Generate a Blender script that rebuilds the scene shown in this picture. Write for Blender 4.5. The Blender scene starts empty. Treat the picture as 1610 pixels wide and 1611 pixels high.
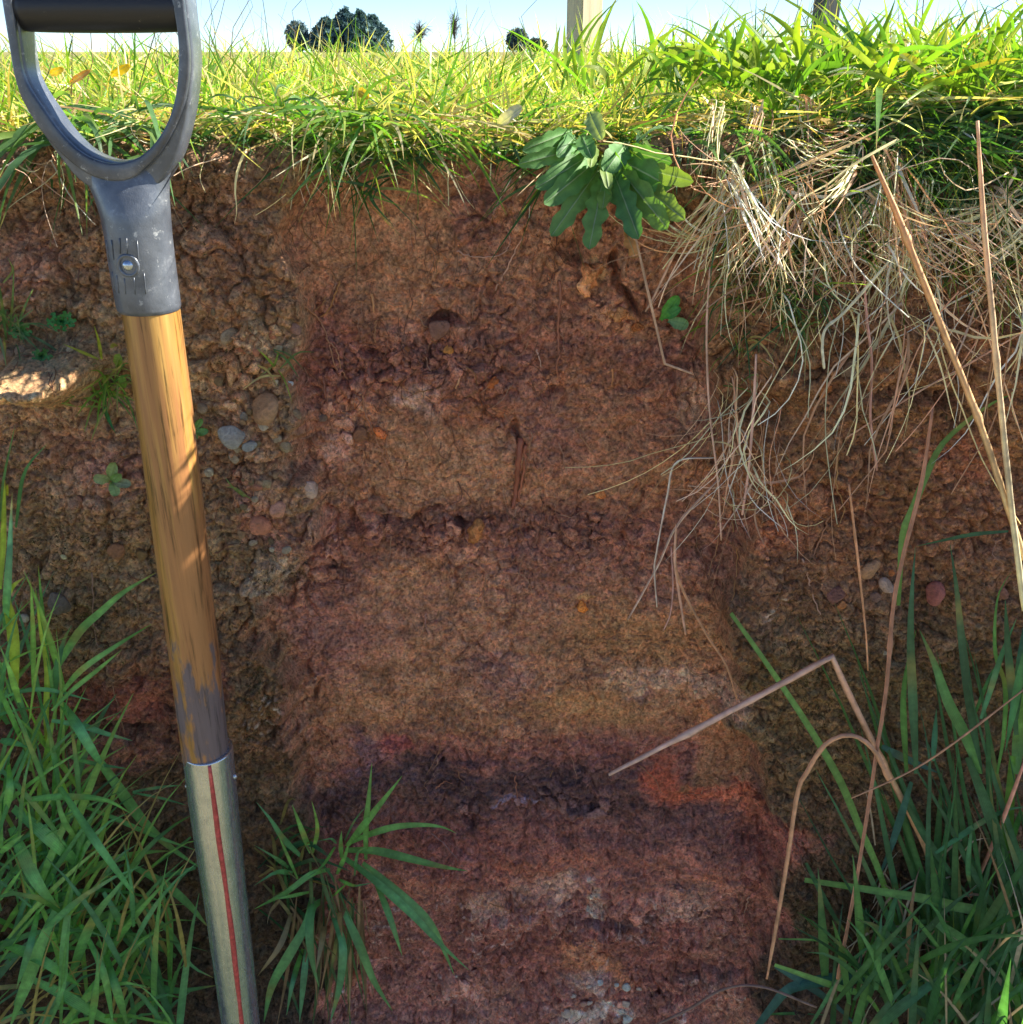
import bpy, math, random
import numpy as np
from mathutils import Vector, Matrix

random.seed(7)
RNG = np.random.default_rng(11)
SC = bpy.context.scene
COL = SC.collection

# ------------------------------------------------------------------ camera, world, sun, exposure
F = 1546.0                      # focal length in photo pixels
PITCH = math.radians(25.1)
CP, SP = math.cos(PITCH), math.sin(PITCH)
cam_d = bpy.data.cameras.new('camera')
cam_d.sensor_fit = 'HORIZONTAL'; cam_d.sensor_width = 36.0
cam_d.lens = 36.0 / 2 / (805.0 / F)
cam_d.clip_start = 0.01; cam_d.clip_end = 3000
cam = bpy.data.objects.new('camera', cam_d); COL.objects.link(cam)
cam.rotation_euler = (math.radians(90) - PITCH, 0, 0)
SC.camera = cam

SUN_EL, SUN_ROT = math.radians(36.0), math.radians(80.0)   # rotation measured from +Y towards +X
world = bpy.data.worlds.new('World'); SC.world = world; world.use_nodes = True
wn = world.node_tree.nodes; wl = world.node_tree.links
sky = wn.new('ShaderNodeTexSky'); sky.sky_type = 'NISHITA'; sky.sun_disc = False
sky.sun_elevation = SUN_EL; sky.sun_rotation = SUN_ROT
sky.air_density = 0.55; sky.dust_density = 0.0; sky.ozone_density = 4.0
wn['Background'].inputs['Strength'].default_value = 0.080
wl.new(sky.outputs[0], wn['Background'].inputs['Color'])
sd = bpy.data.lights.new('sun', 'SUN'); sd.energy = 5.0; sd.angle = math.radians(0.55); sd.color = (1.0, 0.93, 0.80)
sun = bpy.data.objects.new('sun', sd); COL.objects.link(sun)
SDIR = Vector((math.sin(SUN_ROT) * math.cos(SUN_EL), math.cos(SUN_ROT) * math.cos(SUN_EL), math.sin(SUN_EL)))
sun.rotation_euler = SDIR.to_track_quat('Z', 'Y').to_euler()
SC.view_settings.view_transform = 'Standard'; SC.view_settings.look = 'None'
SC.view_settings.exposure = 1.45; SC.view_settings.gamma = 1.0
SC.view_settings.use_curve_mapping = False
SC.cycles.max_bounces = 7; SC.cycles.transparent_max_bounces = 6
SC.cycles.diffuse_bounces = 4

# ------------------------------------------------------------------ small helpers
def at(px, py, Y):
    """world point on the vertical plane at distance Y seen at photo pixel px, py"""
    v = (py - 805.5) / F
    d = Y / (CP - v * SP)
    return Vector(((px - 805.0) / F * d, Y, -d * (SP + v * CP)))
def mpp(py, Y):
    """metres per photo pixel at that row and distance"""
    v = (py - 805.5) / F
    return Y / (CP - v * SP) / F
def pix(x, Y, z):
    d = Y * CP - z * SP
    return 805.0 + x / d * F, 805.5 + (-Y * SP - z * CP) / d * F
def lin(c, g=1.0):
    o = []
    for a in c[:3]:
        a /= 255.0
        a = a / 12.92 if a <= 0.04045 else ((a + 0.055) / 1.055) ** 2.4
        o.append(min(a * g, 0.85))
    return tuple(o)
def tag(o, label=None, cat=None, group=None, kind=None):
    if label: o['label'] = label
    if cat: o['category'] = cat
    if group: o['group'] = group
    if kind: o['kind'] = kind
    return o
def empty(name, loc, label=None, cat=None, group=None):
    o = bpy.data.objects.new(name, None); COL.objects.link(o); o.location = loc
    o.empty_display_size = 0.02
    return tag(o, label, cat, group)
def np_mesh(name, V, Fq, tint=None, smooth=True, extra=None):
    """V (n,3); Fq list of int arrays (k,3) or (k,4)"""
    me = bpy.data.meshes.new(name)
    V = np.asarray(V, dtype=np.float32)
    if not isinstance(Fq, list): Fq = [Fq]
    Fq = [np.asarray(f, dtype=np.int32) for f in Fq if len(f)]
    me.vertices.add(len(V)); me.vertices.foreach_set('co', V.ravel())
    loops = np.concatenate([f.ravel() for f in Fq])
    tot = np.concatenate([np.full(len(f), f.shape[1], dtype=np.int32) for f in Fq])
    st = np.concatenate([[0], np.cumsum(tot)[:-1]]).astype(np.int32)
    me.loops.add(len(loops)); me.loops.foreach_set('vertex_index', loops)
    me.polygons.add(len(tot)); me.polygons.foreach_set('loop_start', st); me.polygons.foreach_set('loop_total', tot)
    me.update(calc_edges=True)
    if smooth: me.polygons.foreach_set('use_smooth', np.ones(len(tot), dtype=bool))
    if tint is not None:
        a = me.attributes.new('tint', 'FLOAT_COLOR', 'POINT')
        t = np.ones((len(V), 4), dtype=np.float32); t[:, :3] = tint
        a.data.foreach_set('color', t.ravel())
    for k, arr in (extra or {}).items():
        a = me.attributes.new(k, 'FLOAT', 'POINT'); a.data.foreach_set('value', np.asarray(arr, dtype=np.float32))
    return me
def link(name, me, mat, parent=None, loc=None, rot=None):
    o = bpy.data.objects.new(name, me); COL.objects.link(o)
    if mat is not None and not me.materials: me.materials.append(mat)
    if parent is not None:
        o.parent = parent
        if loc is None:
            o.matrix_parent_inverse = Matrix.Translation(-Vector(parent.location))
    if loc is not None: o.location = loc
    if rot is not None: o.rotation_euler = rot
    return o

# ------------------------------------------------------------------ noise
_P = np.random.default_rng(3).permutation(512).astype(np.int64)
def _h(i, j, s):
    return _P[(_P[(i + s * 37) & 511] + j * 1 + s * 11) & 511]
def perlin(x, y, s=0):
    xi = np.floor(x).astype(np.int64); yi = np.floor(y).astype(np.int64)
    xf = x - xi; yf = y - yi
    u = xf * xf * xf * (xf * (xf * 6 - 15) + 10); w = yf * yf * yf * (yf * (yf * 6 - 15) + 10)
    def g(i, j, dx, dy):
        a = _h(i, j, s) * (2 * math.pi / 512)
        return np.cos(a) * dx + np.sin(a) * dy
    a = g(xi, yi, xf, yf); b = g(xi + 1, yi, xf - 1, yf)
    c = g(xi, yi + 1, xf, yf - 1); d = g(xi + 1, yi + 1, xf - 1, yf - 1)
    return (a + u * (b - a)) * (1 - w) + (c + u * (d - c)) * w
def fbm(x, y, o=4, s=0, gain=0.5):
    r = 0; amp = 1.0
    for k in range(o):
        r = r + amp * perlin(x * 2 ** k + 17.3 * k, y * 2 ** k - 9.1 * k, s + k); amp *= gain
    return r * 1.5
def worley(x, y, s=0):
    xi = np.floor(x).astype(np.int64); yi = np.floor(y).astype(np.int64)
    f1 = np.full(x.shape, 9.0); f2 = np.full(x.shape, 9.0); idn = np.zeros(x.shape)
    for dx in (-1, 0, 1):
        for dy in (-1, 0, 1):
            i = xi + dx; j = yi + dy
            a = _h(i, j, s + 5) / 512.0; b = _h(i, j, s + 9) / 512.0
            d = np.hypot(i + a - x, j + b - y)
            near = d < f1
            f2 = np.where(near, f1, np.minimum(f2, d)); idn = np.where(near, _h(i, j, s + 13) / 512.0, idn); f1 = np.where(near, d, f1)
    return f1, f2, idn
def sstep(a, b, x):
    t = np.clip((x - a) / (b - a), 0, 1); return t * t * (3 - 2 * t)

# ------------------------------------------------------------------ materials
def newmat(name):
    m = bpy.data.materials.new(name); m.use_nodes = True
    nt = m.node_tree; return m, nt.nodes, nt.links, nt.nodes['Principled BSDF']
def noise(n, l, vec, scale, detail=4, rough=0.55):
    t = n.new('ShaderNodeTexNoise'); t.inputs['Scale'].default_value = scale
    t.inputs['Detail'].default_value = detail; t.inputs['Roughness'].default_value = rough
    if vec is not None: l.new(vec, t.inputs['Vector'])
    return t
def ramp(n, l, src, stops):
    r = n.new('ShaderNodeValToRGB'); e = r.color_ramp.elements
    while len(e) < len(stops): e.new(0.5)
    for k, (p, c) in enumerate(stops):
        e[k].position = p; e[k].color = (c[0], c[1], c[2], 1) if hasattr(c, '__len__') else (c, c, c, 1)
    l.new(src, r.inputs[0]); return r
def mixc(n, l, mode, fac, a, b):
    m = n.new('ShaderNodeMix'); m.data_type = 'RGBA'; m.blend_type = mode
    for s, v in ((m.inputs[0], fac), (m.inputs[6], a), (m.inputs[7], b)):
        if hasattr(v, 'node'): l.new(v, s)
        else: s.default_value = v if not hasattr(v, '__len__') else (v[0], v[1], v[2], 1)
    return m.outputs[2]
def bump(n, l, h, strength, dist, nrm=None):
    b = n.new('ShaderNodeBump'); b.inputs['Strength'].default_value = strength; b.inputs['Distance'].default_value = dist
    l.new(h, b.inputs['Height'])
    if nrm is not None: l.new(nrm, b.inputs['Normal'])
    return b.outputs[0]
def attr(n, name='tint'):
    a = n.new('ShaderNodeAttribute'); a.attribute_name = name; return a
def objcoord(n):
    return n.new('ShaderNodeTexCoord').outputs['Object']

def make_soil_mat(name, use_obj=False):
    m, n, l, b = newmat(name); q_ = .008 if use_obj else 1.0
    co = objcoord(n)
    if use_obj:
        base = n.new('ShaderNodeObjectInfo').outputs['Color']
    else:
        base = attr(n).outputs['Color']
    n1 = noise(n, l, co, 90 * q_, 6, 0.65); n2 = noise(n, l, co, 420 * q_, 5, 0.7); n3 = noise(n, l, co, 1300 * q_, 3, 0.6)
    r1 = ramp(n, l, n1.outputs[0], [(0.32, 0.64), (0.52, 1.0), (0.72, 1.32)])
    r2 = ramp(n, l, n2.outputs[0], [(0.34, 0.34), (0.46, 0.98), (0.66, 1.55)])
    c = mixc(n, l, 'MULTIPLY', 1.0, base, r1.outputs[0])
    c = mixc(n, l, 'MULTIPLY', 0.85, c, r2.outputs[0])
    vc = n.new('ShaderNodeTexVoronoi'); vc.inputs['Scale'].default_value = 290 * q_
    l.new(mixc(n, l, 'ADD', 0.010, co, n2.outputs['Color']), vc.inputs['Vector'])
    sx_ = n.new('ShaderNodeSeparateColor'); l.new(vc.outputs['Color'], sx_.inputs[0])
    c = mixc(n, l, 'MULTIPLY', 0.55, c, ramp(n, l, sx_.outputs[0], [(0.0, 0.66), (0.5, 1.0), (1.0, 1.42)]).outputs[0])
    r3 = ramp(n, l, noise(n, l, co, 160 * q_, 3).outputs[0], [(0.40, (1.12, 0.93, 0.86)), (0.60, (0.95, 1.02, 1.0))])
    c = mixc(n, l, 'MULTIPLY', 0.8, c, r3.outputs[0])
    l.new(c, b.inputs['Base Color'])
    b.inputs['Roughness'].default_value = 0.93; b.inputs['Specular IOR Level'].default_value = 0.18
    # fine squiggly cracks and grains
    v = n.new('ShaderNodeTexVoronoi'); v.inputs['Scale'].default_value = 330 * q_
    wv = mixc(n, l, 'ADD', 0.012, co, n2.outputs['Color']); l.new(wv, v.inputs['Vector'])
    nb = bump(n, l, v.outputs['Distance'], 0.6, 0.0014)
    nb = bump(n, l, n2.outputs[0], 0.8, 0.0020, nb)
    nb = bump(n, l, n3.outputs[0], 0.5, 0.0007, nb)
    l.new(nb, b.inputs['Normal'])
    return m
M_SOIL = make_soil_mat('soil')
M_CLOD = make_soil_mat('soil_clod', True)

def make_leaf_mat(name, trans=0.5, rough=0.42, warm=(1.25, 1.12, 0.35), vein=0.25):
    m, n, l, b = newmat(name)
    a = attr(n)
    co = objcoord(n)
    nn = noise(n, l, co, 130, 4)
    r = ramp(n, l, nn.outputs[0], [(0.3, 0.72), (0.7, 1.25)])
    c = mixc(n, l, 'MULTIPLY', 0.8, a.outputs['Color'], r.outputs[0])
    l.new(c, b.inputs['Base Color']); b.inputs['Roughness'].default_value = rough
    b.inputs['Specular IOR Level'].default_value = 0.45
    ac = attr(n, 'across'); sn = n.new('ShaderNodeMath'); sn.operation = 'MULTIPLY'; sn.inputs[1].default_value = 21.0; l.new(ac.outputs['Fac'], sn.inputs[0])
    s2_ = n.new('ShaderNodeMath'); s2_.operation = 'SINE'; l.new(sn.outputs[0], s2_.inputs[0])
    l.new(bump(n, l, s2_.outputs[0], 0.5, 0.00025, bump(n, l, noise(n, l, co, 900, 2).outputs[0], vein, 0.0004)), b.inputs['Normal'])
    t = n.new('ShaderNodeBsdfTranslucent')
    l.new(mixc(n, l, 'MULTIPLY', 1.0, c, warm), t.inputs['Color'])
    mx = n.new('ShaderNodeMixShader'); mx.inputs[0].default_value = trans
    l.new(b.outputs[0], mx.inputs[1]); l.new(t.outputs[0], mx.inputs[2])
    l.new(mx.outputs[0], n['Material Output'].inputs['Surface'])
    return m
M_BLADE = make_leaf_mat('grass_blade', 0.45, 0.36, (1.22, 1.38, 0.36))
M_LEAF = make_leaf_mat('broad_leaf', 0.30, 0.58, (1.2, 1.25, 0.35), 0.5)
M_DRY = make_leaf_mat('dry_straw', 0.22, 0.55, (1.1, 1.0, 0.75), 0.5)
M_MOSS = make_leaf_mat('moss', 0.25, 0.8, (1.1, 1.1, 0.5))

def make_stone_mat():
    m, n, l, b = newmat('stone')
    co = objcoord(n)
    oc = n.new('ShaderNodeObjectInfo').outputs['Color']
    n1 = noise(n, l, co, 2.2, 6, 0.7)
    r = ramp(n, l, n1.outputs[0], [(0.3, 0.45), (0.5, 1.0), (0.72, 1.5)])
    c = mixc(n, l, 'MULTIPLY', 0.85, oc, r.outputs[0])
    dirt = ramp(n, l, noise(n, l, co, 1.1, 5, 0.7).outputs[0], [(0.52, 0.0), (0.70, 0.8)])
    c = mixc(n, l, 'MIX', dirt.outputs[0], c, lin((92, 66, 46), 1.2))
    l.new(c, b.inputs['Base Color']); b.inputs['Roughness'].default_value = 0.75
    l.new(bump(n, l, n1.outputs[0], 0.6, 0.12), b.inputs['Normal'])
    return m
M_STONE = make_stone_mat()

# ------------------------------------------------------------------ soil bank
ZB = -1.34
def ztop(x):
    return -0.053 + 0.022 * sstep(0.10, 0.36, x) + 0.006 * perlin(x * 9.0, x * 0 + 3.3, 4) + 0.004 * perlin(x * 31, x * 0 + 1.3, 5)
xs = np.concatenate([np.linspace(-0.95, -0.60, 70, endpoint=False), np.linspace(-0.60, 0.60, 1060, endpoint=False), np.linspace(0.60, 0.95, 70)])
rs = np.concatenate([np.linspace(0, 0.22, 60, endpoint=False), np.linspace(0.22, 1.0, 860)])
X, R = np.meshgrid(xs, rs)
ZT = ztop(X); Z = ZB + R * (ZT - ZB)
# face coordinates: where each point of the undisplaced face lies in the survey of the section (photo pixels at 0.74 m)
FX, FY = pix(X, 0.74, Z)
WX = FX + 38 * fbm(X * 14, Z * 14, 4, 1); WY = FY + 26 * fbm(X * 14, Z * 14, 4, 21)

PB = np.array([(200, 478), (300, 470), (480, 468), (600, 470), (700, 466), (780, 500), (860, 470), (930, 420), (1010, 400), (1060, 470), (1200, 455), (1260, 470), (1330, 540), (1420, 520), (1700, 500)], float)
PR = np.array([(200, 880), (330, 1090), (420, 1110), (560, 1120), (700, 1125), (800, 1160), (930, 1140), (1000, 1130), (1100, 1165), (1240, 1195), (1300, 1235), (1400, 1230), (1520, 1200), (1700, 1190)], float)
lb = np.interp(WY, PB[:, 0], PB[:, 1]); rb = np.interp(WY, PR[:, 0], PR[:, 1])
panel = sstep(-10, 14, WX - lb) * sstep(-10, 14, rb - WX)          # 1 inside the cleaned section
below = sstep(1290, 1350, WY)

def blob(cx, cy, rx, ry, soft=0.55, src=None):
    ax, ay = (WX, WY) if src is None else src
    d = np.hypot((ax - cx) / rx, (ay - cy) / ry)
    return 1 - sstep(1 - soft, 1 + soft * 0.4, d)

# roughness of the digging: 1 crumbly, 0 spade-smooth
rough = 0.55 * np.ones_like(X)
for cx, cy, rx, ry, v in [(600, 390, 150, 125, 0.10), (690, 720, 120, 95, 0.12), (960, 720, 120, 110, 0.25), (1000, 1010, 165, 75, 0.06), (980, 1130, 150, 55, 0.10), (640, 1000, 180, 120, 0.30),
                          (1060, 1240, 75, 40, 0.12), (1150, 1180, 45, 70, 0.08), (560, 1150, 90, 60, 0.25), (860, 560, 80, 50, 0.5)]:
    k = blob(cx, cy, rx, ry, 0.7); rough = rough * (1 - k) + v * k
for cx, cy, rx, ry, v in [(680, 570, 230, 62, 1.0), (560, 620, 90, 90, 0.9), (640, 850, 220, 45, 1.0), (900, 850, 230, 50, 0.9), (1000, 500, 150, 60, 0.8), (850, 330, 150, 90, 0.8), (950, 1440, 330, 60, 1.0),
                          (700, 1560, 320, 70, 1.0), (1050, 1560, 200, 70, 1.0), (390, 560, 90, 120, 1.0), (400, 720, 90, 130, 1.0), (870, 1270, 140, 30, 0.7), (1200, 800, 90, 90, 1.0), (480, 900, 80, 90, 1.0), (120, 250, 140, 60, 1.0)]:
    k = blob(cx, cy, rx, ry, 0.7); rough = np.maximum(rough, v * k)
rough = np.where(panel < 0.5, np.maximum(rough, 0.75), rough)

# distance of the face (Y): panel is cut back, its sides stand proud
Yb = 0.752 * panel + 0.722 * (1 - panel)
right = sstep(1120, 1260, FX)
Yb = Yb - right * 0.030 * np.exp(-((FY - 560) / 170.0) ** 2)
Yb = Yb - 0.018 * (1 - sstep(230, 330, FY)) * (1 - 0.6 * right)                       # turf brow stands out
Yb = Yb - below * 0.016 * panel - 0.03 * sstep(1500, 2000, FY)
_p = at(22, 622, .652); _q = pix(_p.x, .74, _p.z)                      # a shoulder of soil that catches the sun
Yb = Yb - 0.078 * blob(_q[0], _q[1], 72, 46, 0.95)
Yb = Yb + 0.020 * blob(1450, 1450, 160, 160) + 0.02 * blob(170, 1120, 80, 28)
d = 0.010 * fbm(X * 7, Z * 7, 3, 2) * (1 - 0.5 * panel) + 0.006 * fbm(X * 22, Z * 22, 4, 6) * (0.35 + rough * 0.9)
wx, wz = X + 0.006 * fbm(X * 40, Z * 40, 3, 8), Z + 0.006 * fbm(X * 40, Z * 40, 3, 31)
f1, f2, cid = worley(wx * 40, wz * 44, 3)
f1b, f2b, cidb = worley(wx * 92 + 5, wz * 100, 7)
f1c, f2c, cidc = worley(wx * 210 + 2, wz * 220, 12)
big = sstep(-0.15, 0.30, fbm(X * 13, Z * 13, 3, 44))               # where whole clods stand out
d += rough ** 1.4 * big * (0.0100 * (cid - 0.45) + 0.0045 * np.clip(1 - f1 * f1 * 1.7, 0, 1)) - 0.0075 * rough * big * sstep(0.16, 0.0, f2 - f1)
d += (0.03 + rough) * (0.0046 * (cidb - 0.5) + 0.0022 * np.clip(1 - f1b * f1b * 1.6, 0, 1)) - (0.06 + rough) * 0.0032 * sstep(0.18, 0.0, f2b - f1b)
d += (0.30 + rough) * (0.0016 * (cidc - 0.5) + 0.0011 * np.clip(1 - f1c * f1c * 1.5, 0, 1))
d += 0.0013 * fbm(X * 170, Z * 170, 3, 17) * (0.35 + rough)
f1d, f2d, cidd = worley(wx * 430 + 2, wz * 440, 25)
d += (0.35 + rough) * 0.0009 * (cidd - 0.5) - 0.0007 * sstep(0.16, 0.0, f2d - f1d)
scr = (1 - rough) * panel
d += scr * 0.0010 * perlin(X * 30 + 4 * perlin(X * 9, Z * 9, 90), Z * 210, 91) + scr * 0.0008 * perlin(X * 240, Z * 40, 92)
# a few open cracks in the smoother faces
cr = np.abs(fbm(wx * 17, wz * 17, 2, 81)); d -= 0.0030 * sstep(0.035, 0.0, cr) * sstep(0.0, 0.35, fbm(X * 9, Z * 9, 2, 82))
# pits
pits = np.zeros_like(X)
for cx, cy, rx, ry, dep in [(686, 497, 22, 9, .012), (1175, 760, 25, 20, .008), (585, 560, 14, 14, .010), (985, 420, 14, 30, .014), (995, 470, 9, 26, .012), (820, 690, 10, 26, .008), (895, 640, 18, 10, .006),
                            (470, 560, 8, 30, .006), (180, 1118, 60, 12, .02), (1405, 590, 60, 14, .012), (1310, 560, 24, 26, .012), (1470, 600, 20, 16, .012), (900, 1262, 45, 9, .008), (760, 1300, 30, 8, .006), (960, 1442, 36, 10, .009),
                            (1160, 1470, 20, 8, .007), (855, 1530, 10, 7, .01), (705, 1222, 7, 6, .008), (845, 1252, 6, 6, .006), (1193, 1313, 6, 6, .008), (735, 835, 40, 7, .007), (640, 818, 45, 6, .007), (555, 830, 16, 22, .007),
                            (830, 860, 22, 9, .007), (1230, 640, 40, 40, .012), (880, 410, 18, 40, .01), (785, 300, 30, 40, .01), (760, 470, 14, 12, .006), (505, 1105, 6, 30, .006), (495, 1060, 5, 40, .006)]:
    k = blob(cx, cy, rx, ry, 0.8); d -= 1.5 * dep * k; pits = np.maximum(pits, k)
# fine horizontal cracks in the smooth ochre patch
oc = blob(1010, 1040, 170, 90, 0.6)
hc = np.abs(perlin(X * 16 + 2.0 * perlin(X * 60, Z * 60, 2), Z * 105, 33))
d -= 0.0034 * oc * sstep(0.06, 0.0, hc)
Y = Yb - d
# rounded brow
h = np.clip((Z - (ZT - 0.035)) / 0.035, 0, 1)
Y = Y + 0.035 * (1 - np.sqrt(np.clip(1 - h * h, 0, 1)))

# ---- colours of the layers
WX = WX + 15 * (cidb - .5) + 20 * (cid - .5) * rough + 6 * (cidc - .5); WY = WY + 11 * (f1b - .45) + 14 * (f1 - .45) * rough + 6 * (cidd - .5)
G = 5.4
def L(c):
    v = 1 - np.exp(-G * np.array(lin(c))); lum = v @ np.array([.30, .55, .15])
    return (v * .82 + lum * .18) * np.array([1.07, .955 - .10 * lum, .93 - .18 * lum])
strata = [(230, (88, 62, 50)), (330, (102, 68, 52)), (430, (114, 74, 52)), (500, (98, 62, 46)), (565, (86, 54, 44)), (630, (98, 62, 48)), (700, (108, 70, 52)), (775, (110, 72, 48)), (835, (90, 57, 44)), (890, (98, 62, 48)),
          (960, (110, 72, 52)), (1060, (112, 74, 50)), (1140, (110, 72, 46)), (1190, (98, 56, 46)), (1225, (64, 44, 42)), (1280, (62, 43, 40)), (1330, (90, 50, 41)), (1385, (108, 64, 51)), (1440, (92, 56, 47)), (1490, (90, 51, 41)), (1560, (98, 60, 50)), (1650, (86, 53, 45))]
sp = np.array([s[0] for s in strata], float); scs = np.array([L(s[1]) for s in strata])
slope = WY + (WX - 805) * 0.012
Cp = np.stack([np.interp(slope, sp, scs[:, k]) for k in range(3)], -1)
left_s = [(200, (84, 62, 48)), (420, (88, 62, 46)), (560, (98, 76, 54)), (700, (92, 66, 52)), (860, (90, 68, 46)), (1000, (78, 56, 40)), (1060, (80, 46, 36)), (1130, (78, 48, 38)), (1200, (64, 46, 34)), (1400, (44, 34, 26)), (1700, (40, 30, 24))]
right_s = [(200, (84, 60, 48)), (500, (88, 58, 40)), (650, (82, 54, 36)), (800, (88, 54, 38)), (930, (76, 52, 38)), (1050, (72, 54, 34)), (1250, (70, 50, 36)), (1400, (52, 38, 30)), (1700, (40, 30, 24))]
def lay(tab):
    q = np.array([s[0] for s in tab], float); c = np.array([L(s[1]) for s in tab])
    return np.stack([np.interp(WY, q, c[:, k]) for k in range(3)], -1)
side = np.where((FX < 800)[..., None], lay(left_s), lay(right_s)) * np.array([.97, 1.06, .95])
C = Cp * panel[..., None] + side * (1 - panel[..., None])
patches = [  # cx, cy, rx, ry, colour, strength
    (600, 390, 145, 115, (122, 79, 53), .85), (760, 340, 60, 60, (84, 54, 50), .6), (800, 280, 60, 40, (112, 86, 78), .55), (520, 560, 70, 90, (84, 50, 44), .6), (680, 585, 150, 50, (84, 53, 44), .5),
    (670, 645, 42, 18, (176, 128, 108), .75), (690, 735, 115, 85, (122, 81, 54), .85), (760, 640, 60, 40, (104, 58, 34), .5), (960, 640, 110, 80, (106, 66, 44), .6), (1080, 640, 28, 55, (140, 102, 76), .6),
    (930, 720, 80, 80, (114, 72, 48), .6), (1020, 780, 60, 40, (120, 74, 42), .6), (530, 705, 34, 22, (146, 104, 92), .6), (600, 680, 20, 12, (160, 92, 58), .7), (480, 830, 60, 50, (92, 58, 52), .5), (950, 830, 150, 50, (88, 54, 42), .55),
    (880, 690, 50, 60, (84, 52, 46), .5), (640, 920, 90, 40, (122, 82, 52), .5), (760, 930, 50, 60, (120, 80, 56), .4), (520, 1010, 90, 90, (98, 60, 54), .6), (1010, 1010, 150, 58, (124, 80, 46), .95), (870, 900, 90, 50, (88, 58, 48), .5),
    (1070, 1082, 135, 20, (164, 114, 90), .9), (1000, 1090, 70, 16, (170, 112, 78), .75), (1020, 1102, 50, 8, (78, 58, 56), .7), (1100, 1110, 60, 25, (140, 88, 56), .5), (910, 1125, 130, 36, (126, 82, 46), .85), (780, 1080, 60, 60, (88, 58, 56), .5),
    (1150, 1190, 40, 70, (118, 78, 46), .6), (1130, 1140, 40, 40, (136, 76, 44), .6), (620, 1185, 40, 22, (116, 48, 46), .75), (480, 1190, 40, 60, (120, 74, 50), .6), (560, 1190, 26, 40, (72, 52, 62), .6), (800, 1150, 100, 40, (116, 76, 50), .5),
    (1040, 1242, 66, 36, (136, 54, 34), .9), (1120, 1262, 64, 24, (138, 58, 34), .85), (1180, 1285, 50, 16, (132, 62, 42), .7), (1240, 1300, 30, 26, (128, 62, 48), .7), (1100, 1250, 16, 14, (74, 58, 38), .7), (960, 1200, 60, 30, (78, 46, 42), .6),
    (800, 1240, 140, 30, (46, 34, 36), .8), (650, 1250, 80, 28, (48, 36, 38), .7), (820, 1283, 28, 5, (74, 74, 104), .7), (900, 1320, 120, 40, (98, 60, 50), .5), (1100, 1320, 100, 40, (68, 48, 44), .6), (840, 1360, 120, 22, (122, 64, 44), .6), (1090, 1380, 60, 22, (120, 66, 48), .5),
    (860, 1395, 60, 22, (150, 112, 90), .6), (945, 1415, 26, 14, (170, 132, 110), .7), (760, 1410, 50, 22, (146, 106, 86), .6), (1080, 1420, 60, 25, (138, 98, 80), .5), (960, 1443, 45, 14, (52, 40, 42), .85), (1020, 1450, 40, 14, (58, 44, 44), .7), (840, 1450, 60, 22, (92, 62, 50), .5),
    (720, 1350, 90, 30, (88, 50, 44), .6), (1200, 1390, 40, 70, (104, 58, 48), .6), (910, 1490, 50, 18, (136, 78, 46), .65), (960, 1510, 40, 14, (142, 80, 44), .6), (930, 1530, 40, 20, (168, 132, 116), .6), (930, 1590, 40, 18, (190, 172, 166), .85), (985, 1600, 20, 12, (184, 176, 176), .7),
    (760, 1560, 80, 40, (118, 80, 66), .5), (1130, 1480, 60, 40, (118, 78, 62), .45), (1110, 1540, 60, 14, (64, 48, 44), .7), (1160, 1590, 70, 26, (128, 80, 58), .6), (620, 1500, 60, 70, (92, 58, 50), .6), (600, 1600, 80, 40, (76, 54, 50), .5),
    # left flank
    (385, 590, 70, 90, (108, 84, 60), .8), (410, 800, 50, 60, (118, 78, 64), .7), (430, 900, 40, 45, (98, 86, 66), .85), (410, 1080, 55, 90, (74, 58, 32), .8), (430, 1210, 40, 60, (62, 48, 28), .8), (90, 640, 80, 60, (98, 74, 48), .6), (150, 700, 80, 60, (104, 72, 56), .6), (110, 860, 110, 50, (94, 72, 44), .6), (200, 1070, 60, 40, (92, 46, 38), .6), (200, 1160, 70, 30, (98, 58, 46), .7), (200, 740, 60, 50, (104, 68, 58), .5), (170, 980, 90, 50, (76, 60, 36), .6), (300, 300, 50, 60, (84, 62, 46), .5), (60, 400, 70, 50, (96, 62, 52), .5),
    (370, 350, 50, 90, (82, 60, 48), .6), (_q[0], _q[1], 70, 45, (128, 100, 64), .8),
    # right flank
    (1210, 830, 60, 50, (112, 62, 42), .7), (1270, 760, 60, 40, (96, 58, 38), .6), (1290, 605, 22, 18, (116, 76, 48), .7), (1250, 1050, 90, 90, (76, 60, 34), .8), (1300, 1180, 90, 60, (72, 58, 34), .7), (1280, 970, 90, 40, (88, 66, 40), .6), (1280, 1450, 60, 50, (54, 48, 30), .7), (1230, 1320, 40, 30, (112, 60, 46), .7), (1500, 700, 60, 40, (100, 54, 36), .6), (1480, 950, 80, 60, (76, 56, 34), .5),
    (930, 430, 26, 30, (176, 112, 66), .7), (975, 500, 36, 14, (134, 84, 52), .6), (915, 950, 22, 10, (178, 100, 52), .8), (945, 775, 16, 7, (150, 96, 60), .7), (1000, 520, 60, 18, (116, 80, 54), .5),
]
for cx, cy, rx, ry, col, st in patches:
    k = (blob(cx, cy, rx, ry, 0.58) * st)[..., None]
    C = C * (1 - k) + L(col) * k
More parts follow.
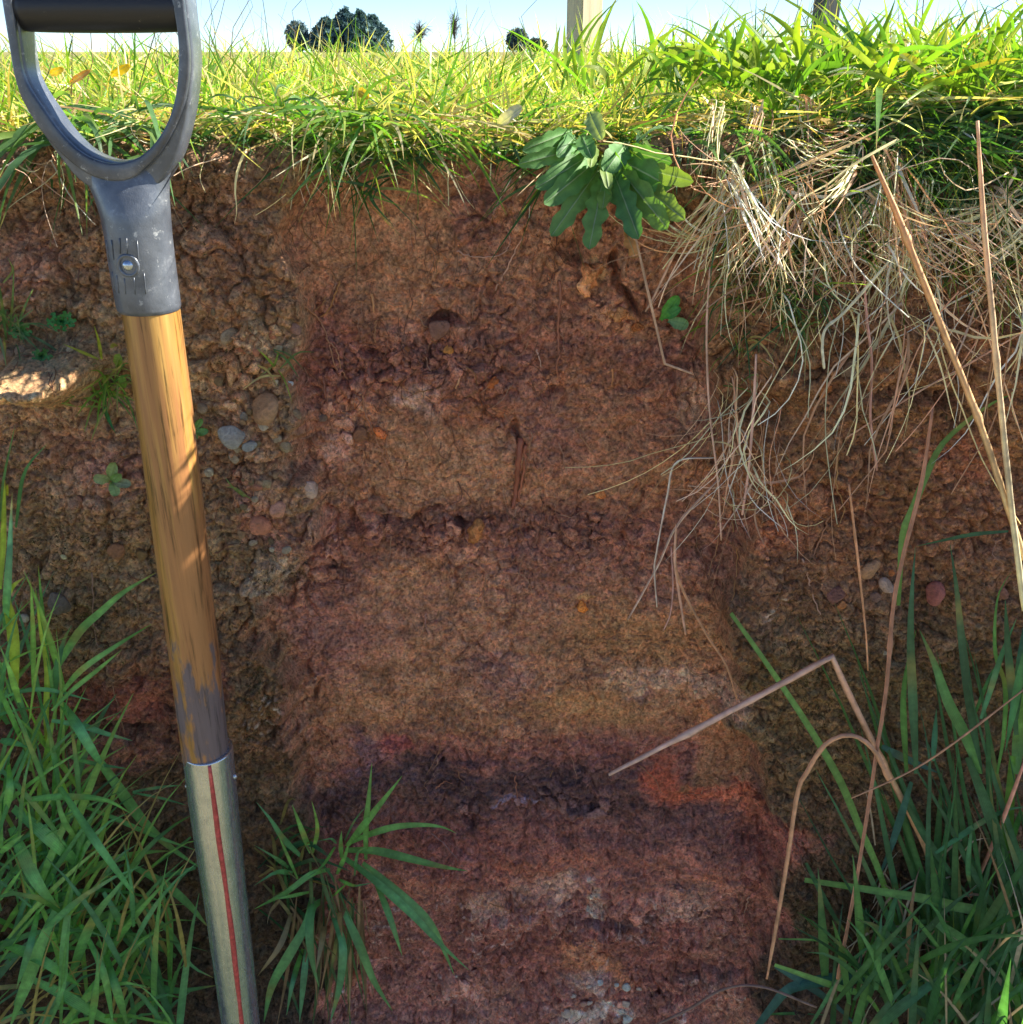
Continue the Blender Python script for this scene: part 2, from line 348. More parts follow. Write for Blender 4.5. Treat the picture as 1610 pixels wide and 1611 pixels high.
# lichen specks (pale)
lich = (blob(440, 1105, 26, 45, 0.9) + blob(1212, 935, 16, 14, 0.9) + blob(1348, 1310, 22, 16, .9) + blob(415, 1090, 30, 14, .9)) * sstep(0.62, 0.75, cidc) * sstep(0.5, 0.25, f1c)
C = C * (1 - lich[..., None] * .6) + L((150, 154, 136)) * lich[..., None] * .6
veins = sstep(0.055, 0.0, np.abs(fbm(X * 22, Z * 30, 3, 71))) * sstep(1370, 1430, WY) * panel * sstep(-0.1, 0.3, fbm(X * 8, Z * 8, 2, 72))
C = C * (1 - 0.55 * veins[..., None]) + L((168, 134, 122)) * 0.55 * veins[..., None]
C *= (0.82 + 0.36 * cid * rough + 0.25 * cidb * rough)[..., None]
C *= (1 + 0.20 * fbm(X * 30, Z * 30, 4, 51))[..., None]
# dark humus at the very top under the turf
hum = (1 - sstep(215, 262, WY))[..., None] * 0.5
C = C * (1 - hum) + L((66, 50, 38)) * hum

# top rows: over the brow and back under the turf
nb_ = 26
tb = np.linspace(0, 1, nb_ + 1)[1:] ** 1.7
topY = Y[-1][None, :] + 0.004 + tb[:, None] * (1.35 - Y[-1][None, :])
topX = np.repeat(xs[None, :], nb_, 0)
topZ = ZT[-1][None, :] + 0.001 + 0.006 * perlin(topX * 14, topY * 14, 61) * np.minimum(1, tb * 8)[:, None]
Vx = np.concatenate([X, topX]); Vy = np.concatenate([Y, topY]); Vz = np.concatenate([Z, topZ])
Ct = np.concatenate([C, np.repeat(L((72, 62, 38))[None, None, :], nb_, 0).repeat(len(xs), 1)])
nr, nc = Vx.shape
idx = np.arange(nr * nc).reshape(nr, nc)
quads = np.stack([idx[:-1, :-1], idx[:-1, 1:], idx[1:, 1:], idx[1:, :-1]], -1).reshape(-1, 4)
bank = link('soil_bank', np_mesh('soil_bank', np.stack([Vx, Vy, Vz], -1).reshape(-1, 3), quads, np.clip(Ct, 0.004, 0.8).reshape(-1, 3)), M_SOIL)
tag(bank, 'reddish brown layered soil face with a cleaned section in the middle', 'soil bank', kind='structure')

import bisect
XL, RL, ZTL = xs.tolist(), rs.tolist(), ZT[0].tolist()
def surf(x, z):
    j = min(max(bisect.bisect_left(XL, x), 1), len(XL) - 1)
    i = min(max(bisect.bisect_left(RL, (z - ZB) / (ZTL[j] - ZB)), 1), len(RL) - 1)
    return float(Y[i, j]), C[i, j]
def on_face(px, py, out=0.0):
    Yg = 0.735
    for _ in range(6):
        p = at(px, py, Yg); Yg = 0.4 * Yg + 0.6 * surf(p.x, p.z)[0]
    p = at(px, py, Yg - out)
    return p
def on_face_c(px, py):
    p = on_face(px, py); return p, surf(p.x, p.z)[1]

# ------------------------------------------------------------------ field and pit floor
m, n, l, b = newmat('field_turf')
co = objcoord(n)
r = ramp(n, l, noise(n, l, co, 1.3, 8, 0.7).outputs[0], [(0.35, lin((112, 122, 60), 1)), (0.55, lin((160, 152, 92), 1)), (0.75, lin((190, 172, 124), 1))])
l.new(r.outputs[0], b.inputs['Base Color']); b.inputs['Roughness'].default_value = 0.95
l.new(bump(n, l, noise(n, l, co, 30, 5, .7).outputs[0], 1.0, 0.05), b.inputs['Normal'])
M_FIELD = m
gx = np.concatenate([-np.geomspace(900, 1, 22), np.linspace(-0.9, 0.9, 13), np.geomspace(1, 900, 22)])
gy = np.concatenate([np.linspace(1.25, 3, 10), np.geomspace(3.4, 1500, 40)])
GX, GY = np.meshgrid(gx, gy)
GZ = ztop(np.clip(GX, -0.9, 0.9)) - 0.006 + 0.02 * sstep(1.3, 2.5, GY) * perlin(GX * 1.1, GY * 1.1, 3) * np.exp(-GY / 80) - 0.012 * sstep(1.3, 4, GY)
gi = np.arange(GX.size).reshape(GX.shape)
gq = np.stack([gi[:-1, :-1], gi[:-1, 1:], gi[1:, 1:], gi[1:, :-1]], -1).reshape(-1, 4)
tag(link('field', np_mesh('field', np.stack([GX, GY, GZ], -1).reshape(-1, 3), gq), M_FIELD), 'pale grass field stretching away behind the bank', 'field', kind='structure')
m, n, l, b = newmat('pit_soil')
co = objcoord(n)
r = ramp(n, l, noise(n, l, co, 6, 8, 0.7).outputs[0], [(0.35, lin((150, 128, 92), 1)), (0.55, lin((168, 158, 112), 1)), (0.75, lin((182, 160, 124), 1))])
sp_ = n.new('ShaderNodeSeparateXYZ'); l.new(co, sp_.inputs[0])
nz_ = noise(n, l, co, 4, 4); ad_ = n.new('ShaderNodeMath'); ad_.operation = 'ADD'; l.new(sp_.outputs['Y'], ad_.inputs[0]); l.new(nz_.outputs[0], ad_.inputs[1])
mg = ramp(n, l, ad_.outputs[0], [(0.45, 0.0), (0.75, 1.0)])
l.new(mixc(n, l, 'MIX', mg.outputs[0], r.outputs[0], lin((70, 84, 46))), b.inputs['Base Color']); b.inputs['Roughness'].default_value = 0.95
l.new(bump(n, l, noise(n, l, co, 60, 5, .7).outputs[0], 1.0, 0.02), b.inputs['Normal'])
fx_ = np.linspace(-30, 30, 61); fy_ = np.linspace(-40, 0.80, 60)
GX, GY = np.meshgrid(fx_, fy_); GZ = -1.30 + 0.02 * perlin(GX * 2.3, GY * 2.3, 9)
gi = np.arange(GX.size).reshape(GX.shape)
gq = np.stack([gi[:-1, :-1], gi[:-1, 1:], gi[1:, 1:], gi[1:, :-1]], -1).reshape(-1, 4)
tag(link('ground', np_mesh('ground', np.stack([GX, GY, GZ], -1).reshape(-1, 3), gq), m), 'trodden earth and grass at the foot of the bank', 'ground', kind='structure')

# ------------------------------------------------------------------ stones, clods, crumbs and roots in the bank (parts of the bank)
def ico(sub):
    import bmesh
    bm = bmesh.new(); bmesh.ops.create_icosphere(bm, subdivisions=sub, radius=1.0)
    V = np.array([v.co[:] for v in bm.verts]); Fc = np.array([[v.index for v in f.verts] for f in bm.faces]); bm.free()
    return V, Fc
IV, IF = ico(2); IV1, IF1 = ico(1); IV3, IF3 = ico(3)
def lumpy(seed, flat, angular, src=None):
    r = np.random.default_rng(seed); V = (IV if src is None else src).copy()
    for _ in range(9 if angular else 4):
        nrm = r.normal(size=3); nrm /= np.linalg.norm(nrm); c = r.uniform(0.5, 0.85)
        dd = V @ nrm; V = V - np.where(dd > c, (dd - c) * (0.9 if angular else 0.6), 0)[:, None] * nrm
    for _ in range(5):
        k = r.normal(size=3) * 2.2; V = V * (1 + 0.055 * np.sin(V @ k + r.uniform(0, 6)))[:, None]
    return V * np.array([1.0, flat, r.uniform(0.7, 1.0)])
stone_meshes = []
clod_meshes = []
for k in range(8):
    me = np_mesh('stone', lumpy(k, 0.7, k % 2 == 0, IV3), IF3); me.materials.append(M_STONE); stone_meshes.append(me)
    V = lumpy(k + 40, 0.75, True, IV3); rr_ = np.random.default_rng(k)
    for fq in (4.5, 8.0, 13.0):
        for _ in range(4): V = V * (1 + .16 / fq ** .5 * np.sin(V @ (rr_.normal(size=3) * fq) + rr_.uniform(0, 6)))[:, None]
    V *= (1 + 0.02 * rr_.normal(size=len(V)))[:, None]
    me = np_mesh('soil_clod', V, IF3); me.materials.append(M_CLOD); clod_meshes.append(me)
def put(kind, px, py, rpx, col, ar=1.0, rot=None, out=0.62):
    p = on_face(px, py); s = rpx * mpp(py, p.y)
    me = random.choice(stone_meshes if kind == 'stone' else clod_meshes)
    o = link(kind, me, None, bank, loc=(p.x, p.y - s * (out - 0.12), p.z), rot=(random.uniform(-.5, .5), random.uniform(0, 6.28) if rot is None else rot, random.uniform(-.5, .5)))
    o.scale = (s * ar, s * 0.9, s)
    o.color = (*lin((col[0], col[1] * .96, col[2] * .90), 2.4), 1)
    return o
for a in [(420, 640, 27, (134, 112, 92), 1.0), (366, 686, 21, (130, 136, 140), 1.0), (396, 700, 14, (120, 130, 138)), (456, 603, 7, (170, 186, 186)), (366, 526, 17, (130, 122, 106), 1.2), (415, 663, 13, (150, 150, 146)), (465, 650, 11, (122, 108, 90)), (450, 700, 10, (124, 116, 100)),
          (488, 765, 16, (176, 144, 138)), (440, 800, 15, (164, 122, 108)), (412, 820, 18, (150, 104, 88)), (15, 560, 14, (122, 102, 88)), (34, 552, 9, (112, 96, 84)), (95, 945, 19, (92, 84, 78)), (40, 970, 10, (150, 146, 134)), (185, 865, 14, (118, 84, 60)), (101, 875, 5, (176, 160, 126)),
          (225, 870, 10, (112, 92, 60)), (1367, 890, 18, (150, 118, 94)), (1317, 930, 20, (112, 78, 72)), (1468, 930, 20, (142, 88, 84)), (1392, 918, 17, (150, 132, 126), .55), (1323, 950, 9, (150, 100, 62)), (1403, 900, 6, (160, 100, 60)), (1375, 938, 9, (110, 86, 76)), (1332, 580, 17, (128, 110, 94)), (1575, 930, 11, (120, 84, 72)),
          (690, 517, 19, (112, 84, 78)), (705, 549, 9, (184, 116, 66)), (775, 602, 13, (160, 92, 50)), (570, 682, 14, (116, 84, 66)), (640, 548, 6, (132, 84, 52)), (1395, 560, 12, (124, 92, 66)), (510, 655, 9, (96, 84, 80)), (467, 515, 10, (122, 96, 90)), (440, 548, 8, (130, 130, 112)), (420, 760, 9, (128, 120, 100)), (300, 700, 9, (120, 106, 90)), (370, 720, 11, (132, 126, 116)), (320, 640, 9, (116, 104, 88)), (350, 590, 11, (124, 104, 84)), (1190, 1010, 6, (120, 90, 62)), (385, 655, 8, (110, 112, 112))]:
    put('stone', *a)
for k in range(70):
    px = random.gauss(395, 45); py = random.uniform(490, 900)
    if px > 468 or px < 295: continue
    put('stone', px, py, random.uniform(3.5, 9), random.choice([(122, 104, 84), (134, 128, 116), (112, 86, 66), (150, 150, 140), (100, 90, 70), (140, 98, 80)]))
for k in range(26):
    put('stone', random.choice([random.uniform(10, 290), random.uniform(1210, 1600)]), random.uniform(540, 1180), random.uniform(3, 8), random.choice([(122, 104, 84), (120, 90, 70), (104, 74, 62), (140, 130, 112)]))
for k in range(18):
    put('stone', random.uniform(880, 1010), random.uniform(1540, 1611), random.uniform(4, 10), random.choice([(170, 150, 146), (184, 172, 170), (150, 120, 112)]))
for a in [(928, 432, 22, (140, 98, 70)), (920, 450, 17, (158, 116, 88)), (940, 420, 12, (128, 88, 62)), (975, 492, 13, (130, 92, 64)), (600, 682, 12, (164, 96, 62)), (746, 836, 18, (122, 84, 54), 1.2), (915, 950, 13, (176, 104, 56)), (1290, 604, 20, (116, 76, 48)), (945, 776, 9, (150, 98, 62)), (1005, 512, 12, (120, 78, 50)), (560, 1530, 14, (110, 72, 60))]:
    put('soil_clod', *a)
zones = [(680, 575, 150, 40, 60), (560, 620, 60, 60, 22), (640, 840, 130, 22, 30), (900, 850, 160, 26, 26), (1000, 490, 90, 40, 22), (850, 330, 100, 70, 24), (1000, 1440, 160, 30, 22), (700, 1560, 120, 40, 18), (1000, 1560, 130, 40, 18), (385, 600, 60, 90, 30), (1210, 800, 50, 50, 14), (480, 880, 50, 70, 16), (300, 250, 300, 25, 20), (1300, 620, 120, 60, 16), (200, 1150, 70, 20, 12), (880, 1270, 130, 20, 16)]
for cx, cy, sx, sy, cnt in zones:
    for k in range(cnt * 3 // 4):
        px = random.gauss(cx, sx * .6); py = random.gauss(cy, sy * .6)
        p, c = on_face_c(px, py)
        s = random.choice([4, 5, 6, 7, 8, 10, 13])
        o = put('soil_clod', px, py, s, (90, 60, 46), random.uniform(.8, 1.4), None, random.uniform(.0, .35))
        f = random.uniform(0.8, 1.25); o.color = (float(c[0]) * f, float(c[1]) * f, float(c[2]) * f, 1)
# crumbs
cv, cf, ct = [], [], []; off = 0
CR = [np.array(IV1) * (1 + 0.25 * np.random.default_rng(k).normal(size=len(IV1)))[:, None] for k in range(6)]
OV = np.array([(1, 0, 0), (-1, 0, 0), (0, 1, 0), (0, -1, 0), (0, 0, 1), (0, 0, -1)], float); OF = np.array([(0, 2, 4), (2, 1, 4), (1, 3, 4), (3, 0, 4), (2, 0, 5), (1, 2, 5), (3, 1, 5), (0, 3, 5)])
i_all = RNG.integers(70, len(rs) - 8, 30000); j_all = RNG.integers(80, len(xs) - 80, 30000)
for i, j in zip(i_all, j_all):
    if rough[i, j] ** 1.6 < RNG.random(): continue
    s = 0.0006 + 0.0020 * RNG.random() ** 3
    V = OV * (1 + 0.35 * RNG.normal(size=(6, 1))) * s
    a = RNG.uniform(0, 6.28); c_, s_ = math.cos(a), math.sin(a)
    V = np.stack([V[:, 0] * c_ - V[:, 2] * s_, V[:, 1], V[:, 0] * s_ + V[:, 2] * c_], -1) + np.array([X[i, j], Y[i, j] - s * .3, Z[i, j]])
    cv.append(V); cf.append(OF + off); off += 6
    ct.append(np.repeat(np.clip(C[i, j] * RNG.uniform(.7, 1.5), 0, .8)[None], 6, 0))
tag(link('soil_crumbs', np_mesh('soil_crumbs', np.concatenate(cv), np.concatenate(cf), np.concatenate(ct), smooth=False), M_SOIL, bank, loc=(0, 0, 0)), kind='stuff')

# ------------------------------------------------------------------ ribbons, tubes, traced strokes
def catmull(P, nseg):
    P = np.asarray(P, float)
    if len(P) == 2:
        t = np.linspace(0, 1, nseg + 1)[:, None]; return P[0] * (1 - t) + P[1] * t
    Q = np.vstack([2 * P[0] - P[1], P, 2 * P[-1] - P[-2]])
    seg = np.linalg.norm(np.diff(P, axis=0), axis=1); cum = np.concatenate([[0], np.cumsum(seg)]); tt = np.linspace(0, cum[-1], nseg + 1)
    out = []
    for s in tt:
        k = min(np.searchsorted(cum, s, side='right') - 1, len(P) - 2); k = max(k, 0); u = (s - cum[k]) / max(seg[k], 1e-9)
        a, b, c, d_ = Q[k], Q[k + 1], Q[k + 2], Q[k + 3]
        out.append(0.5 * ((2 * b) + (c - a) * u + (2 * a - 5 * b + 4 * c - d_) * u * u + (3 * b - a - 3 * c + d_) * u ** 3))
    return np.array(out)
def tangents(C_):
    T = np.gradient(C_, axis=0); return T / np.maximum(np.linalg.norm(T, axis=1, keepdims=True), 1e-9)
def ribbon(curve, width, roll=0.0, fold=0.18, base_w=0.6, peak=0.35, tip_pow=1.0, blunt=False):
    """folded leaf ribbon; returns V, quads, t"""
    Cn = np.asarray(curve); n_ = len(Cn); T = tangents(Cn)
    view = Cn / np.linalg.norm(Cn, axis=1, keepdims=True)
    S = np.cross(T, view); S /= np.maximum(np.linalg.norm(S, axis=1, keepdims=True), 1e-9)
    Nn = np.cross(S, T)
    rl = roll if hasattr(roll, '__len__') else np.full(n_, roll)
    S2 = S * np.cos(rl)[:, None] + Nn * np.sin(rl)[:, None]; N2 = np.cross(S2, T)
    t = np.linspace(0, 1, n_)
    w = np.where(t < peak, base_w + (1 - base_w) * (t / peak), 1 - ((t - peak) / (1 - peak)) ** 1.8 * (0.96 if not blunt else 0.25)) * width / 2
    A = Cn - S2 * w[:, None]; B = Cn + S2 * w[:, None]; M = Cn + N2 * (fold * w)[:, None]
    V = np.stack([A, M, B], 1).reshape(-1, 3)
    i = np.arange(n_ - 1)[:, None] * 3
    q = np.concatenate([i + np.array([0, 1, 4, 3]), i + np.array([1, 2, 5, 4])])
    return V, q, np.repeat(t, 3)
def across(q_n): return np.tile(np.array([-1.0, 0.0, 1.0]), q_n // 3)
def tube(curve, r0, r1=None, sides=5, knob=None):
    Cn = np.asarray(curve); n_ = len(Cn); T = tangents(Cn); r1 = r0 if r1 is None else r1
    ref = np.array([0.31, 0.9, 0.2]); S = np.cross(T, ref); S /= np.maximum(np.linalg.norm(S, axis=1, keepdims=True), 1e-9); Bn = np.cross(T, S)
    rr = np.linspace(r0, r1, n_)
    if knob is not None: rr = rr * knob
    a = np.linspace(0, 2 * math.pi, sides, endpoint=False)
    V = (Cn[:, None, :] + rr[:, None, None] * (np.cos(a)[None, :, None] * S[:, None, :] + np.sin(a)[None, :, None] * Bn[:, None, :])).reshape(-1, 3)
    i = np.arange(n_ - 1)[:, None, None] * sides; k = np.arange(sides)[None, :]; k2 = (k + 1) % sides
    q = np.stack([i[..., 0] + k, i[..., 0] + k2, i[..., 0] + sides + k2, i[..., 0] + sides + k], -1).reshape(-1, 4)
    caps = [np.arange(sides)[None, :][:, ::-1], (np.arange(sides) + (n_ - 1) * sides)[None, :]]
    return V, q, caps, np.repeat(np.linspace(0, 1, n_), sides)
GREENS = [(78, 126, 74), (84, 134, 72), (70, 118, 78), (96, 142, 70), (66, 108, 78), (110, 150, 74)]
def gl(c, f=1.0, g=2.0): return (1 - np.exp(-g * np.array(lin(c)))) * f
def blade_tint(t, col, tip=None, base=None):
    c = np.repeat(np.array(col)[None], len(t), 0)
    if base is not None:
        k = sstep(0.25, 0.0, t)[:, None]; c = c * (1 - k) + np.array(base) * k
    if tip is not None:
        k = sstep(0.86, 1.0, t)[:, None]; c = c * (1 - k) + np.array(tip) * k
    return c
def traced_blade(parent, pts, wpx, col, Y0, Y1=None, roll=0.0, nseg=None, name='blade', mat=None, bow=0.0, fold=0.2, base_w=0.55, peak=0.35, blunt=False, tip=None, jit=0):
    """pts in photo pixels; distance runs from Y0 at the root to Y1 at the tip, bowed towards the viewer by bow"""
    n_ = len(pts); Y1 = Y0 if Y1 is None else Y1
    P = []
    for k, (a, b_) in enumerate(pts):
        t = k / (n_ - 1); P.append(at(a, b_, Y0 + (Y1 - Y0) * t - bow * math.sin(math.pi * t))[:])
    nseg = nseg or max(7, 3 * n_)
    cv_ = catmull(P, nseg)
    w = wpx * mpp(pts[n_ // 2][1], (Y0 + Y1) / 2)
    tw = np.linspace(0, 1, nseg + 1)
    V, q, t = ribbon(cv_, w, roll + 0.5 * random.uniform(-1, 1) * tw, fold, base_w, peak, blunt=blunt)
    bt_ = blade_tint(t, col, tip) * (1 + .16 * np.sin(t * random.uniform(8, 20) + random.random() * 6))[:, None]
    bt_[1::3] *= 1.22
    if random.random() < .35:
        c0 = random.uniform(.3, .9); k = (np.exp(-((t - c0) / .05) ** 2) * .6)[:, None]; bt_ = bt_ * (1 - k) + gl((170, 150, 80)) * k
    me = np_mesh(name, V, q, np.clip(bt_, 0, 1), extra={'across': across(len(V))})
    return link(name, me, mat or M_BLADE, parent)
def zc(ox, oy, pts): return [(ox + a / 3.927, oy + b_ / 3.927) for a, b_ in pts]

# roots: single ones as parts of the bank
for pts, w, col in [([(465, 465), (482, 482), (503, 503), (515, 530), (522, 556), (527, 575), (537, 592)], 3.4, (168, 124, 96)), ([(513, 532), (530, 552), (536, 578), (547, 598)], 3.0, (168, 124, 96)), ([(535, 443), (527, 462), (517, 487), (503, 499)], 3.2, (170, 122, 74)), ([(512, 465), (506, 480), (492, 491)], 2.4, (160, 116, 74)),
                    ([(586, 462), (589, 490)], 5.0, (186, 140, 100)), ([(592, 503), (590, 520), (592, 540)], 2.5, (160, 118, 84)), ([(508, 590), (512, 618), (519, 645), (520, 668), (527, 698)], 2.8, (132, 90, 74)), ([(570, 620), (574, 645), (585, 672), (592, 692), (612, 738), (613, 752)], 3.0, (160, 116, 92)),
                    ([(718, 394), (740, 403), (775, 404), (797, 394), (803, 375), (797, 360)], 2.6, (176, 140, 128)), ([(779, 457), (800, 418), (822, 375)], 3.4, (190, 150, 132)), ([(880, 440), (882, 470), (878, 520), (880, 560), (876, 580), (884, 603)], 5.0, (150, 98, 78)), ([(905, 672), (920, 695), (937, 718)], 2.6, (166, 122, 92)),
                    ([(1263, 880), (1272, 910), (1282, 945), (1291, 968)], 3.2, (176, 140, 124)), ([(1306, 810), (1290, 850), (1272, 895)], 3.5, (150, 108, 84)), ([(1320, 700), (1316, 760), (1328, 800), (1318, 830)], 2.4, (170, 132, 90)), ([(480, 935), (510, 923), (560, 915)], 3.0, (140, 92, 76)), ([(670, 965), (669, 980), (674, 995)], 2.2, (160, 120, 110)),
                    ([(503, 1150), (520, 1170), (535, 1190)], 3.6, (150, 98, 72)), ([(1152, 820), (1160, 870), (1155, 930), (1145, 960)], 2.5, (160, 118, 74)), ([(1120, 800), (1130, 850), (1115, 905)], 2.3, (166, 124, 86)), ([(820, 690), (816, 720), (812, 770), (806, 800)], 11, (140, 84, 66)), ([(826, 700), (824, 740), (816, 790)], 6, (158, 98, 76)), ([(810, 1220), (815, 1260), (822, 1285)], 2.2, (150, 98, 80)), ([(685, 1240), (700, 1230), (712, 1233)], 2.4, (166, 112, 92)),
                    ([(640, 1300), (680, 1312), (710, 1340), (728, 1365)], 1.8, (140, 108, 104)), ([(965, 580), (964, 608)], 4.0, (186, 130, 86)), ([(725, 590), (718, 612)], 4, (196, 150, 110)), ([(845, 550), (853, 578)], 3, (190, 160, 150)), ([(1178, 1410), (1172, 1435), (1168, 1460)], 2.6, (164, 128, 112)), ([(145, 900), (150, 1000), (170, 1050), (185, 1110), (197, 1155)], 2.2, (150, 116, 96))]:
    P = [on_face(a, b_, 0.0015 + 0.001 * random.random())[:] for a, b_ in pts]
    cv_ = catmull(P, 5 * len(P)); cv_ = cv_ + np.random.default_rng(len(P)).normal(size=cv_.shape) * 0.0004
    rr = w / 2 * mpp(pts[0][1], .74)
    V, q, caps, t = tube(cv_, rr, rr * .55, 5)
    link('root', np_mesh('root', V, [q] + caps, np.array(lin(col, 1.4))), M_DRY, bank)
# fine roots: a mass
fv, ff, ft = [], [], []; off = 0
def root_wander(px, py, steps, stp, col, r):
    global off
    a = random.gauss(math.pi / 2, 0.5); P = []
    for s in range(steps):
        p = on_face(px, py, 0.0008 + 0.002 * random.random() ** 2); P.append(p[:])
        a += random.gauss(0, 0.45); a += (math.pi / 2 - a) * 0.12
        px += math.cos(a) * stp; py += math.sin(a) * stp
    V, q, caps, t = tube(P, r, r * .5, 3); fv.append(V); ff.append(q + off); off += len(V); ft.append(np.repeat(np.array(lin(col, 1.3))[None], len(V), 0))
for k in range(620):
    u = random.random()
    if u < .35: px, py = random.uniform(470, 900), random.uniform(300, 820)
    elif u < .6: px, py = random.uniform(0, 470), random.uniform(240, 1000)
    elif u < .85: px, py = random.uniform(1080, 1600), random.uniform(500, 950)
    else: px, py = random.uniform(470, 1250), random.uniform(800, 1600)
    root_wander(px, py, random.randint(4, 10), random.uniform(5, 11), random.choice([(128, 88, 70), (150, 108, 84), (110, 74, 60), (160, 124, 104), (138, 100, 66)]), random.uniform(.00025, .0006))
tag(link('fine_roots', np_mesh('fine_roots', np.concatenate(fv), np.concatenate(ff), np.concatenate(ft)), M_DRY, bank, loc=(0, 0, 0)), kind='stuff')

# moss fuzz on the uncleaned flanks
mv, mf, mt = [], [], []; off = 0
cand = [(410, 1090, 45, 120, 2600), (1260, 1060, 90, 110, 4200), (1290, 1230, 80, 90, 2400), (1290, 1450, 60, 60, 1200), (1480, 1000, 80, 120, 2000), (120, 860, 110, 70, 2200), (150, 980, 100, 70, 1600), (380, 560, 60, 90, 900), (330, 330, 40, 80, 700), (60, 700, 60, 60, 500), (1350, 640, 120, 80, 1200), (440, 890, 40, 50, 700), (240, 480, 40, 90, 500)]
for cx, cy, sx, sy, cnt in cand:
    for k in range(cnt):
        px = random.gauss(cx, sx * .6); py = random.gauss(cy, sy * .6)
        if px < -40 or px > 1650: continue
        ii = fbm(np.array([px / 30.]), np.array([py / 30.]), 2, 3)[0]
        if ii < random.uniform(-.5, .35): continue
        p = on_face(px, py) if k % 3 == 0 else p + Vector((random.gauss(0, .0012), -random.uniform(0, .0008), random.gauss(0, .0012)))
        L_ = random.uniform(.0015, .0045); dr = np.array([random.gauss(0, .7), -1, random.gauss(.1, .7)]); dr /= np.linalg.norm(dr)
        s_ = np.cross(dr, np.random.default_rng(k).normal(size=3)); s_ = s_ / np.linalg.norm(s_) * random.uniform(.00025, .0005)
        b0 = np.array(p[:]); mv.append(np.array([b0 - s_, b0 + s_, b0 + dr * L_])); mf.append(np.array([[0, 1, 2]]) + off); off += 3
        mt.append(np.repeat((np.array(lin(random.choice([(84, 70, 36), (70, 62, 32), (96, 86, 40), (76, 58, 36), (60, 62, 34)]), 1.4)) * random.uniform(.7, 1.2))[None], 3, 0))
tag(link('moss', np_mesh('moss', np.concatenate(mv), np.concatenate(mf), np.concatenate(mt), smooth=False), M_MOSS, bank, loc=(0, 0, 0)), kind='stuff')

# ------------------------------------------------------------------ mass of blades (vectorised)
def blade_mass(root, dirv, L_, W, bendv, cols, K=4, roll=None, tipcols=None):
    """root, dirv, bendv (n,3); L_, W (n,); returns mesh arrays"""
    n_ = len(root); t = np.linspace(0, 1, K + 1)
    P = root[:, None, :] + L_[:, None, None] * (dirv[:, None, :] * t[None, :, None] + bendv[:, None, :] * (t ** 2)[None, :, None])
    T = dirv[:, None, :] + 2 * bendv[:, None, :] * t[None, :, None]; T /= np.linalg.norm(T, axis=-1, keepdims=True)
    a = RNG.uniform(0, math.pi, n_); ref = np.stack([np.cos(a), np.sin(a), np.zeros(n_)], -1)[:, None, :]
    S = np.cross(T, ref); S /= np.maximum(np.linalg.norm(S, axis=-1, keepdims=True), 1e-6)
    w = (np.clip(0.65 + 0.9 * t, 0, 1) * (1 - t ** 2.2) + 0.0)[None, :, None] * W[:, None, None] / 2
    A = P - S * w; B = P + S * w
    V = np.stack([A[:, :-1], B[:, :-1]], 2).reshape(n_, -1, 3)     # K rings of 2
    V = np.concatenate([V, P[:, -1:, :]], 1)                        # tip
    nv = 2 * K + 1
    base = (np.arange(n_) * nv)[:, None, None]
    k = np.arange(K - 1)[None, :, None] * 2
    q = (base + k + np.array([0, 1, 3, 2])[None, None, :]).reshape(-1, 4)
    tr = (base[:, :, 0] + np.array([2 * K - 2, 2 * K - 1, 2 * K])[None, :]).reshape(-1, 3)
    tt = np.concatenate([np.repeat(t[:-1], 2), [1.0]])
    c = cols[:, None, :] * (0.85 + 0.25 * tt)[None, :, None]
    if tipcols is not None:
        kk = sstep(.55, 1.0, tt)[None, :, None]; c = c * (1 - kk) + tipcols[:, None, :] * kk
    return V.reshape(-1, 3), q, tr, np.clip(c.reshape(-1, 3), 0, 1)
def join_mass(parts, name):
    Vs, Qs, Ts, Cs = [], [], [], []; o_ = 0
    for V, q, tr, c in parts:
        Vs.append(V); Qs.append(q + o_); Ts.append(tr + o_); Cs.append(c); o_ += len(V)
    return np_mesh(name, np.concatenate(Vs), [np.concatenate(Qs), np.concatenate(Ts)], np.concatenate(Cs))
def palette(n_, cols, wts, g=1.4, jit=0.25):
    cc = np.array([lin(c, g) for c in cols]); k = RNG.choice(len(cols), n_, p=np.array(wts) / sum(wts))
    return cc[k] * RNG.uniform(1 - jit, 1 + jit, (n_, 1))
def unit(v): return v / np.linalg.norm(v, axis=1, keepdims=True)
TURF = [(108, 146, 48), (128, 160, 56), (92, 132, 50), (150, 164, 76), (200, 188, 132), (180, 152, 100), (76, 114, 54), (180, 180, 80)]
TW = [4, 4, 3, 3, 5.2, 2.4, 2.2, 2.0]
def lush(x): return sstep(0.08, 0.30, x)
parts = []
# top of the bank, near
n_ = 19000
rx = RNG.uniform(-0.60, 0.66, n_); ry = 0.735 + 0.50 * RNG.random(n_) ** 1.6
keep = RNG.random(n_) < 0.62 + 0.75 * fbm(rx * 14, ry * 14, 2, 91); rx, ry = rx[keep], ry[keep]; n_ = len(rx)
rz = ztop(rx) - 0.004 - 0.012 * sstep(.76, .735, ry)
lu = lush(rx)
Ls = (0.020 + 0.052 * RNG.random(n_) ** 1.6) * (1 + 0.3 * lu) * np.clip(0.85 + 1.1 * fbm(rx * 11, ry * 11, 2, 95), .35, 1.7)
dv = unit(np.stack([RNG.normal(0, .55, n_), RNG.normal(-.1, .5, n_), RNG.uniform(.5, 1.2, n_)], -1))
bv = np.stack([RNG.normal(0, .3, n_), RNG.normal(0, .3, n_), -RNG.uniform(.0, .55, n_)], -1)
